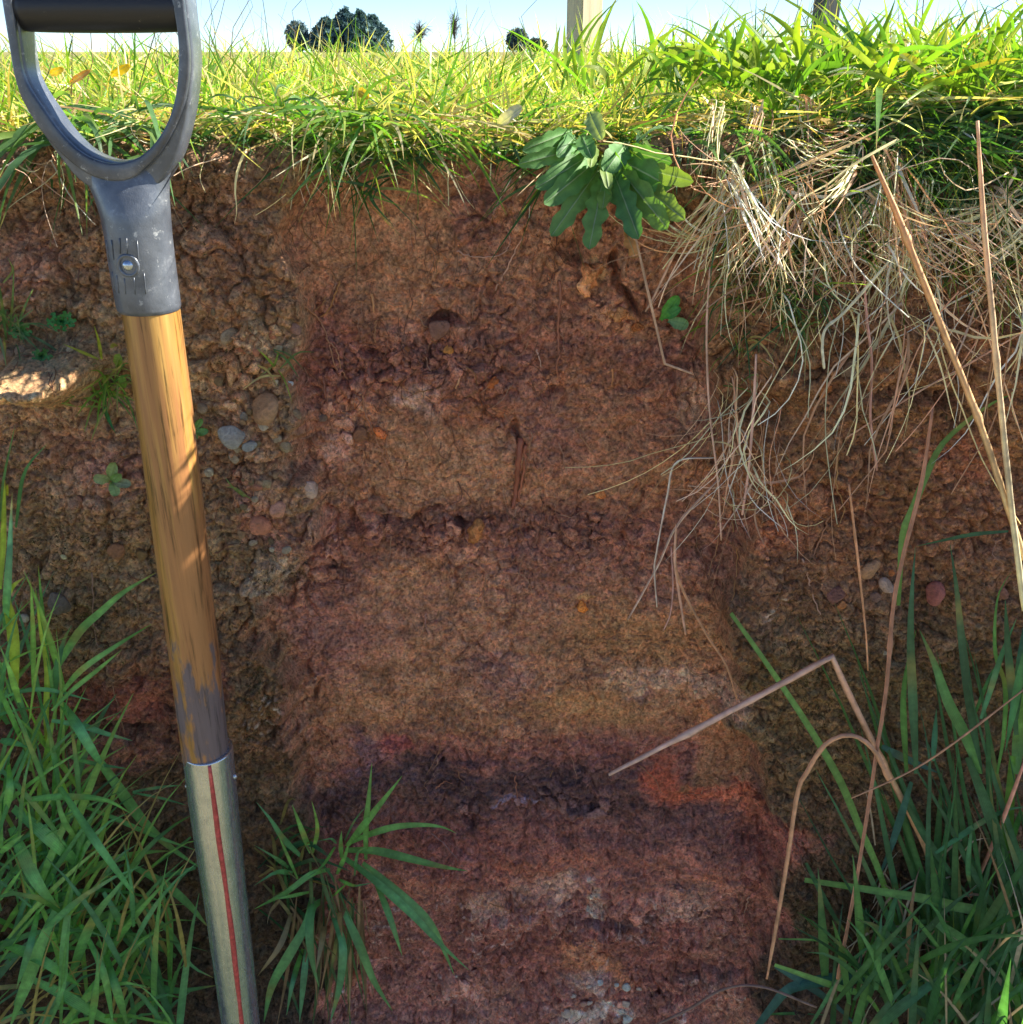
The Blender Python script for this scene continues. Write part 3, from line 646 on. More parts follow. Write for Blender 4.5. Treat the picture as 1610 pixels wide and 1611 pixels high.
parts.append(blade_mass(np.stack([rx, ry, rz], -1), dv, Ls, RNG.uniform(.0013, .0030, n_) * (1 + .35 * lu), bv, palette(n_, TURF, TW), 4))
# thatch lying flat
n_ = 5000
rx = RNG.uniform(-0.60, 0.66, n_); ry = 0.725 + 0.40 * RNG.random(n_) ** 1.5; rz = ztop(rx) + RNG.uniform(-.004, .012, n_)
dv = unit(np.stack([RNG.normal(0, 1, n_), RNG.normal(-.2, .7, n_), RNG.normal(.1, .25, n_)], -1)); bv = np.stack([RNG.normal(0, .3, n_), RNG.normal(0, .3, n_), RNG.normal(-.15, .2, n_)], -1)
parts.append(blade_mass(np.stack([rx, ry, rz], -1), dv, RNG.uniform(.02, .06, n_), RNG.uniform(.0008, .0020, n_), bv, palette(n_, [(196, 180, 140), (170, 144, 104), (140, 110, 80), (210, 200, 170), (96, 120, 50)], [3, 3, 2, 2, 2]), 4))
# over the brow: blades hanging outward and down the front
n_ = 4200
rx = RNG.uniform(-0.60, 0.66, n_); dn = RNG.random(n_) ** 1.5
gap = 1 - 0.75 * np.exp(-((rx + 0.030) / 0.035) ** 2)
keep = RNG.random(n_) < (0.55 + 0.45 * lush(rx) + 0.4 * fbm(rx * 12, dn * 2, 2, 97)) * gap
rx, dn = rx[keep], dn[keep]; n_ = len(rx); lu = lush(rx)
hf = np.clip(.75 + 1.7 * fbm(rx * 9, rx * 0 + .7, 2, 98), .1, 2.2) + 1.0 * np.exp(-((rx + .12) / .045) ** 2)
rz = ztop(rx) - 0.002 - dn * (0.016 * hf + 0.018 * lu); ry = 0.738 - 0.012 * dn - 0.012 * lu * dn
dv = unit(np.stack([RNG.normal(0, 1.1, n_), -RNG.uniform(.2, 1.1, n_), RNG.normal(.3, .6, n_)], -1)); bv = np.stack([RNG.normal(0, .25, n_), RNG.normal(0.1, .2, n_), -RNG.uniform(.1, 1.0, n_)], -1)
parts.append(blade_mass(np.stack([rx, ry, rz], -1), dv, RNG.uniform(.018, .046, n_) * (1 + .35 * lu) * (.55 + .4 * np.clip(hf, 0, 1.8)), RNG.uniform(.0012, .0030, n_) * (1 + .3 * lu), bv, palette(n_, [(60, 94, 52), (76, 110, 50), (104, 130, 54), (54, 84, 54), (186, 172, 130), (120, 130, 74)], [5, 4, 1.6, 3, 2.0, 1.2]), 5))  # greens darkened to carry the shade on the front of the brow
# further back
n_ = 22000
rx = RNG.uniform(-1.7, 1.7, n_); ry = 1.15 + 3.4 * RNG.random(n_) ** 1.9; rz = ztop(np.clip(rx, -.9, .9)) - .012 - 0.012 * sstep(1.3, 4, ry)
dv = unit(np.stack([RNG.normal(0, .5, n_), RNG.normal(-.1, .5, n_), RNG.uniform(.6, 1.2, n_)], -1)); bv = np.stack([RNG.normal(0, .3, n_), RNG.normal(0, .3, n_), -RNG.uniform(.0, .5, n_)], -1)
parts.append(blade_mass(np.stack([rx, ry, rz], -1), dv, (.035 + .085 * RNG.random(n_) ** 1.6), RNG.uniform(.002, .005, n_), bv, palette(n_, TURF + [(214, 196, 150)], TW + [4]), 3))
n_ = 1000
rx = RNG.uniform(-.75, .9, n_); ry = .78 + 1.5 * RNG.random(n_) ** 1.5; rz = ztop(np.clip(rx, -.9, .9)) - .006
dv = unit(np.stack([RNG.normal(.05, .32, n_), RNG.normal(0, .3, n_), RNG.uniform(.8, 1.2, n_)], -1)); bv = np.stack([RNG.normal(0, .22, n_), RNG.normal(0, .2, n_), -RNG.uniform(.0, .3, n_)], -1)
parts.append(blade_mass(np.stack([rx, ry, rz], -1), dv, (.055 + .05 * RNG.random(n_) ** 2) * np.clip(ry, .8, 1.5), RNG.uniform(.0012, .0030, n_) * np.clip(ry, .8, 1.5), bv, palette(n_, TURF, TW), 5))
tag(link('turf_grass', join_mass(parts, 'turf_grass'), M_BLADE), 'short sunlit yellow-green turf with straw growing along the top of the bank', 'grass', kind='stuff')
# thin dry stems standing against the sky
sv, sf, st_ = [], [], []; off = 0
for k in range(95):
    x = random.choice([random.uniform(-.42, .5), random.gauss(-.30, .03), random.gauss(.33, .08)]); y = random.uniform(.76, 1.4)
    z0 = float(ztop(np.array([x]))[0]) - .005; Lh = random.uniform(.06, .15); lean = Vector((random.gauss(.02, .3), random.gauss(0, .2), 1)).normalized()
    P = [(x + lean.x * Lh * t + .012 * random.choice([-1, 1]) * t * t, y + lean.y * Lh * t, z0 + lean.z * Lh * t) for t in np.linspace(0, 1, 6)]
    r_ = random.uniform(.0003, .0007); V, q, caps, t = tube(P, r_, r_ * .4, 4); sv.append(V); sf.append(q + off); off += len(V)
    st_.append(np.repeat(np.array(lin(random.choice([(150, 124, 90), (120, 110, 70), (176, 160, 120), (96, 110, 60)]), 1.0))[None], len(V), 0))
tag(link('dry_grass', np_mesh('dry_grass', np.concatenate(sv), np.concatenate(sf), np.concatenate(st_)), M_DRY), 'thin dry grass stems standing up from the turf against the sky', 'grass', kind='stuff')

# hanging hay mat on the right: dry strands
sv, sf, st_ = [], [], []; off = 0
HAY = [(196, 166, 132), (180, 146, 114), (214, 194, 162), (160, 124, 98), (206, 178, 140), (200, 160, 118), (140, 108, 82), (190, 150, 130)]
def strand(P, r0, r1, col, sides=4, nseg=9):
    global off
    cv_ = catmull(P, nseg)
    if random.random() < .55:      # flat leaf straw
        V, q, t = ribbon(cv_, r0 * random.uniform(1.4, 2.8), random.uniform(-1.3, 1.3) + np.linspace(0, random.uniform(-2, 2), len(cv_)), .3, .8, .3)
    else: V, q, caps, t = tube(cv_, r0 * .7, r1 * .7, sides)
    sv.append(V); sf.append(q + off); off += len(V)
    st_.append(np.repeat(np.array(lin(col, 2.1))[None] * random.uniform(.75, 1.45), len(V), 0))
def hang(px, py, L_, ang, curl, out0, out1, r, col=None, kink=0.22):
    """a strand leaving the bank at px,py; ang 90 = straight down the face"""
    p = on_face(min(max(px, -60), 1680), py, 0.004); a = math.radians(ang); P = [np.array(p[:]) + np.array([0, 0.006, 0])]; c = np.array(p[:]) - np.array([0, out0, 0])
    nk = 5
    for s in range(nk + 1):
        P.append(c.copy())
        c = c + np.array([math.cos(a), 0, -math.sin(a)]) * L_ / nk + np.array([0, -(out1 - out0) / nk, 0])
        a += curl / nk + (random.gauss(0, kink) if random.random() < .5 else 0)
    strand(P, r, r * .6, col or random.choice(HAY))
for k in range(150):     # the tangle under the brow, right
    px = random.uniform(1090, 1640); py = random.gauss(310, 55) + (40 if px > 1350 else 0)
    hang(px, py, random.uniform(.03, .11), random.gauss(90, 62), random.gauss(0, 1.2), random.uniform(.004, .03), random.uniform(.004, .06), random.uniform(.0004, .0010))
for c in range(60):      # clumps of strands that lie together
    px0 = random.uniform(1110, 1640); py0 = random.gauss(268, 48) + (45 if px0 > 1350 else 0); a0 = random.gauss(95, 38); cu = random.gauss(0, .5); L0 = random.uniform(.04, .10); o1 = random.uniform(.01, .05); cc = random.choice(HAY)
    for k in range(random.randint(6, 14)):
        hang(px0 + random.gauss(0, 9), py0 + random.gauss(0, 9), L0 * random.uniform(.5, 1.2), a0 + random.gauss(0, 9), cu + random.gauss(0, .2), random.uniform(.004, .02), o1 + random.uniform(-.006, .006), random.uniform(.0004, .0010), cc if random.random() < .6 else None, .08)
for k in range(40):
    px = random.uniform(1120, 1640); py = random.gauss(430, 50)
    hang(px, py, random.uniform(.04, .11), random.gauss(100, 40), random.gauss(0, .9), random.uniform(.004, .03), random.uniform(.006, .05), random.uniform(.0004, .0009))
for k in range(34):      # bundle hanging towards the middle
    px = random.gauss(1165, 22); py = random.uniform(560, 700)
    hang(px, py, random.uniform(.05, .13), random.gauss(112, 22), random.gauss(.2, .7), random.uniform(.01, .03), random.uniform(.01, .05), random.uniform(.0004, .0008))
for k in range(26):
    hang(random.gauss(1190, 30), random.uniform(690, 790), random.uniform(.03, .08), random.gauss(120, 50), random.gauss(0, 1.5), .012, .03, random.uniform(.0004, .0008))
for k in range(14):
    hang(random.uniform(1330, 1430), random.uniform(440, 560), random.uniform(.08, .18), random.gauss(100, 16), random.gauss(0, .4), .012, .04, random.uniform(.0005, .0011))
for k in range(16):
    hang(random.uniform(1440, 1610), random.uniform(380, 520), random.uniform(.06, .16), random.gauss(80, 25), random.gauss(0, .4), .012, .04, random.uniform(.0005, .0010))
for k in range(90):      # straw along the brow on the left and middle
    hang(random.choice([random.uniform(0, 330), random.uniform(330, 900), random.gauss(520, 60)]), random.uniform(195, 255), random.uniform(.02, .06), random.gauss(90, 50), random.gauss(0, .8), .006, .02, random.uniform(.0003, .0007))
tag(link('hay', np_mesh('hay', np.concatenate(sv), np.concatenate(sf), np.concatenate(st_)), M_DRY), 'tangled mat of dry pinkish straw hanging over the right of the bank', 'hay', kind='stuff')

# green fine blades within the mat on the right slope and small tufts on the face
parts = []
def spray(px, py, n_, Lr, Wr, up, cols, wts, sx=8, sy=8, out=(.3, 1.0)):
    P = np.array([on_face(random.gauss(px, sx), random.gauss(py, sy), .001)[:] for _ in range(n_)])
    dv = unit(np.stack([RNG.normal(0, .8, n_), -RNG.uniform(out[0], out[1], n_), RNG.normal(up, .5, n_)], -1)); bv = np.stack([RNG.normal(0, .2, n_), RNG.normal(.1, .15, n_), -RNG.uniform(.2, .9, n_)], -1)
    return blade_mass(P, dv, RNG.uniform(*Lr, n_), RNG.uniform(*Wr, n_), bv, palette(n_, cols, wts), 5)
FINE = [(74, 106, 66), (94, 122, 62), (120, 142, 66), (170, 156, 108), (66, 96, 66)]; FW = [4, 3, 2, 1.5, 2]
for px, py, n_ in [(1180, 330, 150), (1230, 400, 170), (1300, 350, 170), (1360, 300, 130), (1450, 300, 150), (1560, 320, 170), (1560, 410, 150), (1480, 380, 90), (1250, 470, 90), (1190, 440, 110), (1160, 540, 50), (1400, 250, 140), (1290, 260, 140), (1200, 250, 120), (1520, 250, 150), (1600, 250, 100)]:
    parts.append(spray(px, py, int(n_ * .6), (.022, .052), (.0008, .0021), .35, FINE, FW, 34, 26, (.6, 1.4)))
tag(link('slope_grass', join_mass(parts, 'slope_grass'), M_BLADE), 'fine dark green grass growing through the straw on the right slope', 'grass', kind='stuff')

# ------------------------------------------------------------------ traced grass tufts
def tuft(name, base, label, group='grass tufts on the bank'):
    return empty(name, base, label, 'grass', group)
# lower left clump
T_ = tuft('grass_tuft', at(120, 1660, .66), 'large lush green grass clump in the lower left corner beside the spade')
ZL = [([(300, 1070), (400, 900), (500, 750), (620, 640), (760, 520), (965, 395)], 62, 1), ([(380, 1140), (500, 1000), (700, 860), (935, 715)], 45, 1), ([(320, 1250), (450, 1120), (600, 1000), (755, 870)], 40, 1), ([(300, 1600), (285, 1300), (290, 1000), (250, 750), (215, 470)], 50, 5), ([(275, 900), (268, 700), (235, 345)], 32, 1),
      ([(205, 1100), (205, 800), (190, 440)], 40, 3), ([(95, 1100), (90, 900), (70, 700), (40, 560), (80, 480), (150, 425)], 80, 5), ([(30, 750), (45, 500), (60, 250), (75, -100)], 58, 2), ([(0, 500), (18, 250), (25, -20), (30, -180)], 48, 5), ([(120, 1200), (60, 1000), (0, 850)], 50, 3), ([(320, 1310), (500, 1340), (650, 1390), (820, 1435)], 45, 2),
      ([(440, 1540), (600, 1580), (800, 1610)], 32, 2), ([(380, 1200), (470, 1330), (560, 1480), (650, 1610)], 70, 2), ([(0, 1180), (130, 1130), (300, 1120), (560, 1185)], 35, 2), ([(0, 1430), (90, 1450), (180, 1480)], 60, 2), ([(330, 1500), (400, 1370), (540, 1090)], 36, 3), ([(130, 1600), (170, 1400), (130, 1200), (50, 950)], 45, 2), ([(-20, 1000), (-10, 700), (40, 650), (80, 720)], 40, 2)]
Z5 = [([(130, 230), (400, 210), (650, 230), (820, 320)], 56, 1), ([(560, -80), (680, 80), (800, 250), (900, 380), (1050, 520), (1250, 660)], 78, 1), ([(80, 280), (250, 420), (400, 550), (540, 690)], 92, 0), ([(70, 400), (180, 650), (270, 800), (370, 900)], 92, 1), ([(390, 820), (500, 700), (700, 600), (900, 555), (1055, 545)], 62, 3), ([(430, 1350), (560, 1000), (720, 780), (870, 610)], 82, 0),
      ([(340, 920), (250, 1130), (170, 1350), (60, 1640)], 92, 1), ([(0, 1110), (200, 1190), (350, 1280), (500, 1385)], 72, 0), ([(600, 1110), (800, 1250), (950, 1370), (1100, 1410), (1345, 1375)], 62, 0), ([(1000, 810), (1050, 950), (1050, 1200), (1050, 1540)], 46, 1), ([(640, 800), (720, 940), (800, 1080)], 52, 2), ([(820, 640), (1000, 740), (1150, 860), (1290, 1020)], 62, 1),
      ([(200, 1340), (400, 1440), (600, 1560), (760, 1640)], 72, 1), ([(490, 260), (700, 340), (950, 450), (1220, 545)], 36, 1), ([(350, 200), (400, 370), (530, 540)], 42, 1), ([(370, 150), (500, 350), (600, 500), (760, 720), (830, 820)], 62, 2), ([(560, 1640), (600, 1350), (600, 1150)], 52, 1), ([(650, 1180), (720, 1400), (790, 1640)], 62, 1), ([(0, 850), (70, 750), (140, 650)], 32, 1),
      ([(30, 320), (60, 150), (50, -40)], 56, 1), ([(0, 560), (70, 500), (150, 440)], 52, 1), ([(440, 760), (400, 1100), (380, 1400), (300, 1640)], 60, 0), ([(240, 900), (180, 1150), (100, 1400)], 50, 2), ([(500, 1000), (640, 1300), (700, 1620)], 50, 0), ([(90, 1500), (180, 1300), (300, 1100)], 50, 4), ([(900, 900), (1050, 1050), (1180, 1250), (1320, 1330)], 40, 2), ([(1180, 460), (1000, 600), (860, 700)], 26, 2), ([(1210, 650), (1100, 680), (950, 720)], 36, 2), ([(820, 180), (1000, 150), (1130, 140)], 24, 2), ([(820, 185), (1000, 220), (1160, 265)], 22, 2)]
for zl, oy in ((ZL, 800), (Z5, 1200)):
    for pts, w, g in zl:
        pp = zc(0, oy, pts); reach = max(p[0] for p in pp) > 245
        Y0 = random.uniform(.63, .67) if not reach else random.uniform(.675, .69)
        col = gl(GREENS[g], random.uniform(1.15, 1.5)) if g != 5 else gl((140, 168, 60), 1.1)
        traced_blade(T_, pp, w * .86 / 3.927, col, Y0, Y0 + (0.01 if reach else random.uniform(-.03, .02)), roll=random.uniform(-.6, .6), bow=0.0 if reach else random.uniform(-.01, .035), tip=gl((150, 140, 70)) if random.random() < .55 else None)
for k in range(210):   # the mass behind
    bx, by = random.uniform(-60, 300), random.uniform(1380, 1700)
    if bx > 240 and by < 1450: continue
    a = math.radians(random.gauss(-72, 32)); Lp = random.uniform(140, 330); dr = random.uniform(.2, 1.1)
    P = [(bx + math.cos(a) * Lp * t + (18 * t * t if math.cos(a) > 0 else -10 * t * t), by + math.sin(a) * Lp * t + dr * Lp * .55 * t * t) for t in (0, .25, .5, .75, 1)]
    if max(p[0] for p in P) > 345 or min(p[1] for p in P) < 1120: continue
    Y0 = random.uniform(.64, .71); dry = random.random() < .2
    traced_blade(T_, P, random.uniform(5, 14) * (.6 if dry else 1), gl(random.choice(GREENS[:5]), random.uniform(.85, 1.45)) if not dry else gl((150, 130, 80), 1.0), Y0, Y0 + random.uniform(-.04, .02), roll=random.uniform(-.9, .9), bow=random.uniform(0, .03), nseg=7, mat=M_BLADE)
for k in range(150):
    bx, by = random.uniform(-80, 150), random.uniform(1080, 1480)
    a = math.radians(random.gauss(-78, 24)); Lp = random.uniform(110, 300); dr = random.uniform(.05, .7)
    P = [(bx + math.cos(a) * Lp * t + (25 * t * t if math.cos(a) > 0 else -8 * t * t), by + math.sin(a) * Lp * t + dr * Lp * .5 * t * t) for t in (0, .25, .5, .75, 1)]
    if max(p[0] for p in P) > 235 or min(p[1] for p in P) < 860 or (min(p[1] for p in P) < 1060 and max(p[0] for p in P) > 120): continue
    Y0 = random.uniform(.645, .69)
    traced_blade(T_, P, random.uniform(4, 13), gl(random.choice(GREENS), random.uniform(.9, 1.45)), Y0, Y0 + random.uniform(-.03, .02), roll=random.uniform(-.9, .9), bow=random.uniform(0, .02), nseg=7)
# bottom middle tuft
T_ = tuft('grass_tuft', at(510, 1420, .72), 'spreading green grass tuft rooted low on the bank right of the steel socket')
for pts, w, c in [([(690, 600), (690, 400), (705, 250), (728, 0)], 40, 1), ([(570, 520), (650, 420), (760, 280), (870, 140), (915, 80)], 46, 1), ([(580, 500), (720, 440), (880, 395), (1050, 385), (1170, 400), (1250, 437)], 42, 1), ([(560, 540), (750, 545), (950, 590), (1150, 640), (1320, 670)], 52, 1), ([(560, 590), (700, 690), (850, 820), (1000, 960), (1150, 1120), (1325, 1280)], 50, 0),
                  ([(670, 620), (800, 720), (950, 850), (1080, 980), (1160, 1130), (1235, 1310)], 46, 0), ([(750, 740), (810, 880), (860, 1020), (915, 1195)], 42, 0), ([(520, 820), (580, 970), (660, 1150), (740, 1350), (855, 1535)], 56, 0), ([(460, 870), (520, 1030), (550, 1150), (530, 1370), (470, 1605)], 52, 2), ([(440, 840), (360, 900), (340, 1050), (360, 1230), (400, 1385)], 56, 0), ([(360, 830), (320, 1000), (220, 1180), (110, 1380), (60, 1605)], 62, 0),
                  ([(350, 560), (300, 430), (235, 260)], 36, 1), ([(290, 580), (180, 470), (100, 350), (10, 240)], 38, 2), ([(360, 560), (390, 430), (380, 330), (355, 235)], 28, 3), ([(510, 690), (560, 580), (590, 480)], 30, 1), ([(270, 720), (200, 560), (150, 450)], 22, 1), ([(240, 680), (130, 680), (0, 760)], 32, 2), ([(470, 660), (350, 690), (200, 800), (0, 905)], 36, 1), ([(340, 800), (200, 830), (80, 850)], 26, 1), ([(500, 520), (420, 640), (310, 720)], 22, 2), ([(215, 650), (120, 580), (0, 510)], 32, 2),
                  ([(440, 950), (420, 1100), (380, 1300)], 40, 9), ([(330, 1100), (310, 1300), (280, 1605)], 42, 2), ([(520, 880), (530, 980), (545, 1080)], 36, 9), ([(480, 830), (580, 740)], 20, 1), ([(520, 720), (620, 760), (735, 740)], 22, 2), ([(160, 850), (100, 920), (80, 1000)], 22, 9), ([(230, 930), (160, 1130), (20, 1320)], 36, 9), ([(510, 500), (470, 470), (380, 490)], 18, 4), ([(540, 590), (535, 500), (540, 420)], 30, 1), ([(620, 700), (640, 560), (700, 520)], 20, 2), ([(560, 480), (620, 360), (690, 270)], 14, 4), ([(300, 1150), (240, 1350), (200, 1560)], 34, 2)]:
    pp = zc(400, 1200, pts)
    p0 = on_face(*pp[0]); Y0 = p0.y - .01
    traced_blade(T_, pp, w / 3.927, gl((160, 134, 90), .9) if c == 9 else gl(GREENS[c], random.uniform(1.1, 1.4)), min(Y0, .71), min(Y0, .71) - random.uniform(.03, .06), roll=random.uniform(-.5, .5), bow=random.uniform(.0, .02), mat=M_DRY if c == 9 else None)
for k in range(46):    # dry skirt of old leaves
    px = random.gauss(520, 30); py = random.gauss(1420, 25); Lp = random.uniform(60, 190); dx = random.gauss(0, 25)
    P = [(px, py), (px + dx * .4, py + Lp * .5), (px + dx, py + Lp)]
    traced_blade(T_, P, random.uniform(3, 8), gl(random.choice([(150, 118, 84), (120, 92, 66), (96, 76, 54), (70, 96, 56)]), random.uniform(.6, 1)), .70, .69, roll=random.uniform(-.9, .9), nseg=6, mat=M_DRY)
for k in range(34):
    px = random.gauss(440, 26); py = random.gauss(1400, 50); a = math.radians(random.uniform(-140, 60)); Lp = random.uniform(50, 130)
    P = [(px, py), (px + math.cos(a) * Lp * .5, py + math.sin(a) * Lp * .5), (px + math.cos(a) * Lp, py + math.sin(a) * Lp + 40)]
    if min(p[0] for p in P) < 395: continue
    traced_blade(T_, P, random.uniform(3, 7), gl(random.choice([(44, 84, 56), (56, 96, 56), (120, 110, 74)]), random.uniform(.6, 1)), .712, .69, roll=random.uniform(-.9, .9), nseg=6)
# lower right clump
T_ = tuft('grass_tuft', at(1500, 1690, .64), 'coarse blue-green grass clump filling the lower right corner')
R8 = [([(-195, -923), (0, -650), (250, -280), (430, 20), (520, 200), (600, 400), (700, 620), (800, 900), (900, 1200), (1000, 1620)], 46, 3), ([(260, 725), (500, 760), (750, 800), (1000, 840), (1200, 890), (1400, 930), (1460, 1010), (1490, 1180), (1470, 1640)], 62, 3), ([(-40, 1640), (60, 1510), (160, 1400), (350, 1350), (600, 1325), (900, 1320), (1200, 1350), (1640, 1410)], 78, 7), ([(75, 1250), (300, 1330), (500, 1400), (650, 1450), (780, 1640)], 42, 3), ([(80, 1260), (300, 1390), (450, 1500), (600, 1640)], 46, 7),
      ([(1035, 980), (1080, 1150), (1130, 1350), (1200, 1620)], 82, 0), ([(1060, 980), (1200, 1080), (1400, 1260)], 84, 0), ([(1640, 1060), (1400, 1350), (1180, 1640)], 92, 4), ([(270, 620), (350, 780), (450, 960), (570, 1120)], 36, 4), ([(640, 1300), (720, 1150), (780, 1000), (830, 830), (950, 750)], 50, 2), ([(1270, -30), (1360, 200), (1450, 450), (1500, 600), (1640, 950)], 72, 4), ([(1545, -40), (1530, 200), (1500, 600), (1490, 950)], 62, 5), ([(1070, 560), (1200, 470), (1350, 370), (1500, 295), (1640, 270)], 36, 2),
      ([(880, 240), (1000, 450), (1130, 640), (1300, 860)], 46, 4), ([(920, 120), (850, 350), (780, 560), (700, 750)], 46, 7), ([(860, 1000), (1100, 970), (1300, 965), (1640, 990)], 42, 2), ([(100, 1090), (300, 1095), (500, 1120)], 16, 1), ([(560, 1640), (660, 1400), (750, 1150), (780, 1020)], 62, 2), ([(40, 1555), (200, 1550), (400, 1560)], 18, 2), ([(1600, 300), (1500, 600), (1470, 800)], 46, 2), ([(1605, 600), (1540, 900), (1500, 1100)], 60, 4), ([(920, 950), (915, 1100), (940, 1300)], 40, 4), ([(1290, 420), (1270, 650), (1290, 800)], 30, 2), ([(640, 900), (620, 1100), (600, 1300)], 24, 4), ([(300, 1620), (500, 1300), (640, 1150), (860, 1060)], 34, 2), ([(1300, 1640), (1440, 1400), (1640, 1250)], 70, 4), ([(1420, 1640), (1430, 1500), (1420, 1350)], 90, 3), ([(1100, 1640), (1240, 1450), (1380, 1380)], 60, 4)]
R4 = [([(950, 1640), (930, 1200), (915, 800), (925, 500), (945, 240)], 56, 4), ([(1350, 1640), (1280, 1200), (1230, 800), (1200, 500), (1160, 220)], 60, 4), ([(1340, 1640), (1250, 1400), (1150, 1200), (1060, 950), (970, 750)], 72, 0), ([(890, 1640), (870, 1200), (900, 950), (950, 750)], 42, 1), ([(1520, 140), (1300, 160), (1100, 200), (945, 235)], 30, 4), ([(840, 600), (850, 400), (870, 150), (930, 0), (1010, -200), (1130, -420), (1420, -650), (1640, -740)], 46, 3), ([(1350, 1300), (1400, 1150), (1480, 900), (1570, 680)], 36, 2),
      ([(1450, 1640), (1490, 1400), (1500, 1100), (1440, 900), (1440, 650), (1470, 500), (1540, 390)], 30, 1), ([(1560, 1640), (1590, 1400), (1620, 1100)], 92, 5), ([(1055, 1560), (1075, 1240)], 36, 2), ([(1570, 1400), (1520, 900), (1500, 560)], 52, 4), ([(740, 1470), (850, 1530), (1100, 1640)], 52, 7), ([(1620, 900), (1560, 1200), (1500, 1500)], 60, 2), ([(1640, 650), (1590, 1000), (1580, 1300)], 50, 4), ([(1300, 1300), (1400, 1050), (1450, 960)], 24, 2)]
BL = {7: (70, 116, 112)}
for zl, oy in ((R8, 1200), (R4, 800)):
    for pts, w, g in zl:
        pp = zc(1200, oy, pts); Y0 = random.uniform(.665, .695)
        col = gl(BL[g], .62) if g == 7 else (gl((90, 140, 62), .9) if g == 5 else gl(GREENS[g], random.uniform(.95, 1.25) * (0.72 if g == 4 else 1)))
        traced_blade(T_, pp, w / 3.927, col, Y0, Y0 + random.uniform(-.02, .03), roll=random.uniform(-.5, .5), bow=random.uniform(-.01, .02), base_w=.5)
for k in range(46):      # tall dark blades along the right edge
    bx, by = random.uniform(1440, 1680), random.uniform(1450, 1720)
    a = math.radians(random.gauss(-97, 11)); Lp = random.uniform(280, 620); dr = random.uniform(.0, .25)
    P = [(bx + math.cos(a) * Lp * t + random.gauss(0, 3), by + math.sin(a) * Lp * t + dr * Lp * .5 * t * t) for t in (0, .25, .5, .75, 1)]
    Y0 = random.uniform(.67, .70)
    traced_blade(T_, P, random.uniform(6, 14), gl(random.choice([GREENS[4], GREENS[2], GREENS[0]]), random.uniform(.45, .95)), Y0, Y0 + random.uniform(-.01, .02), roll=random.uniform(-.8, .8), nseg=9)
for k in range(150):
    bx, by = random.uniform(1280, 1660), random.uniform(1480, 1720)
    a = math.radians(random.gauss(-95, 30)); Lp = random.uniform(110, 330); dr = random.uniform(.1, .9)
    P = [(bx + math.cos(a) * Lp * t, by + math.sin(a) * Lp * t + dr * Lp * .5 * t * t) for t in (0, .25, .5, .75, 1)]
    if min(p[0] for p in P) < 1240 or (min(p[1] for p in P) < 1330 and min(p[0] for p in P) < 1450): continue
    Y0 = random.uniform(.64, .71); dry = random.random() < .25
    traced_blade(T_, P, random.uniform(6, 17) * (.6 if dry else 1), gl(random.choice(GREENS[:3] + [GREENS[4]]), random.uniform(.5, 1.0)) if not dry else gl(random.choice([(170, 146, 110), (140, 110, 84), (190, 170, 140)]), .8), Y0, Y0 + random.uniform(-.03, .02), roll=random.uniform(-.9, .9), bow=random.uniform(0, .02), nseg=7, mat=M_DRY if dry else M_BLADE)
for k in range(40):
    bx, by = random.uniform(1360, 1640), random.uniform(1330, 1560); a = random.uniform(0, 6.28); Lp = random.uniform(40, 110)
    P = [(bx, by), (bx + math.cos(a) * Lp * .5, by + math.sin(a) * Lp * .5 - 8), (bx + math.cos(a) * Lp, by + math.sin(a) * Lp + 12)]
    traced_blade(T_, P, random.uniform(2.5, 5), gl(random.choice([(176, 150, 120), (150, 116, 92), (196, 170, 146)]), .75), random.uniform(.68, .70), roll=random.uniform(-.9, .9), nseg=6, mat=M_DRY)

# tufts on the top edge: broad sunlit blades
def edge_tuft(label, px, py, Yd, n_, Lr, Wr, cols, aim=(0, -0.2, 1.0), spread=.55, droop=(.1, .7), sx=.02, sy=.02, sz=.004, nm='grass_tuft', tipdry=.25):
    base = at(px, py, Yd); T = empty(nm, base, label, 'grass', 'grass tufts along the turf edge')
    for k in range(n_):
        r0 = np.array(base[:]) + np.array([random.gauss(0, sx), random.gauss(0, sy), random.gauss(0, sz)])
        dv = np.array([random.gauss(aim[0], spread), random.gauss(aim[1], spread * .8), aim[2] + random.gauss(0, .25)]); dv /= np.linalg.norm(dv)
        Lb = random.uniform(*Lr); bd = np.array([random.gauss(0, .25), random.gauss(0, .2), -random.uniform(*droop)])
        t = np.linspace(0, 1, 8)[:, None]; cv_ = r0 + Lb * (dv * t + bd * t * t)
        V, q, tt = ribbon(cv_, random.uniform(*Wr), random.uniform(-1.2, 1.2), .25, .6, .35)
        c = random.choice(cols)
        link('blade', np_mesh('blade', V, q, np.clip(blade_tint(tt, gl(c, random.uniform(.8, 1.15)), gl((190, 150, 70)) if random.random() < tipdry else None), 0, 1), extra={'across': across(len(V))}), M_BLADE, T)
    return T
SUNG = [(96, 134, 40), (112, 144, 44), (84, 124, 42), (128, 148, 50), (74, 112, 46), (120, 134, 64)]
SHADE = [(76, 110, 68), (86, 120, 64), (68, 100, 66), (100, 128, 64)]  # tuft greens in a sunlit and a shaded set, light put into colour
edge_tuft('short bright green grass tuft spilling over the edge in the middle', 570, 192, .73, 120, (.035, .072), (.0015, .0032), [(80, 126, 48), (98, 136, 48), (120, 140, 60), (180, 166, 120)], aim=(0, -.5, .3), spread=.85, droop=(.35, 1.1), sx=.026, sy=.008)
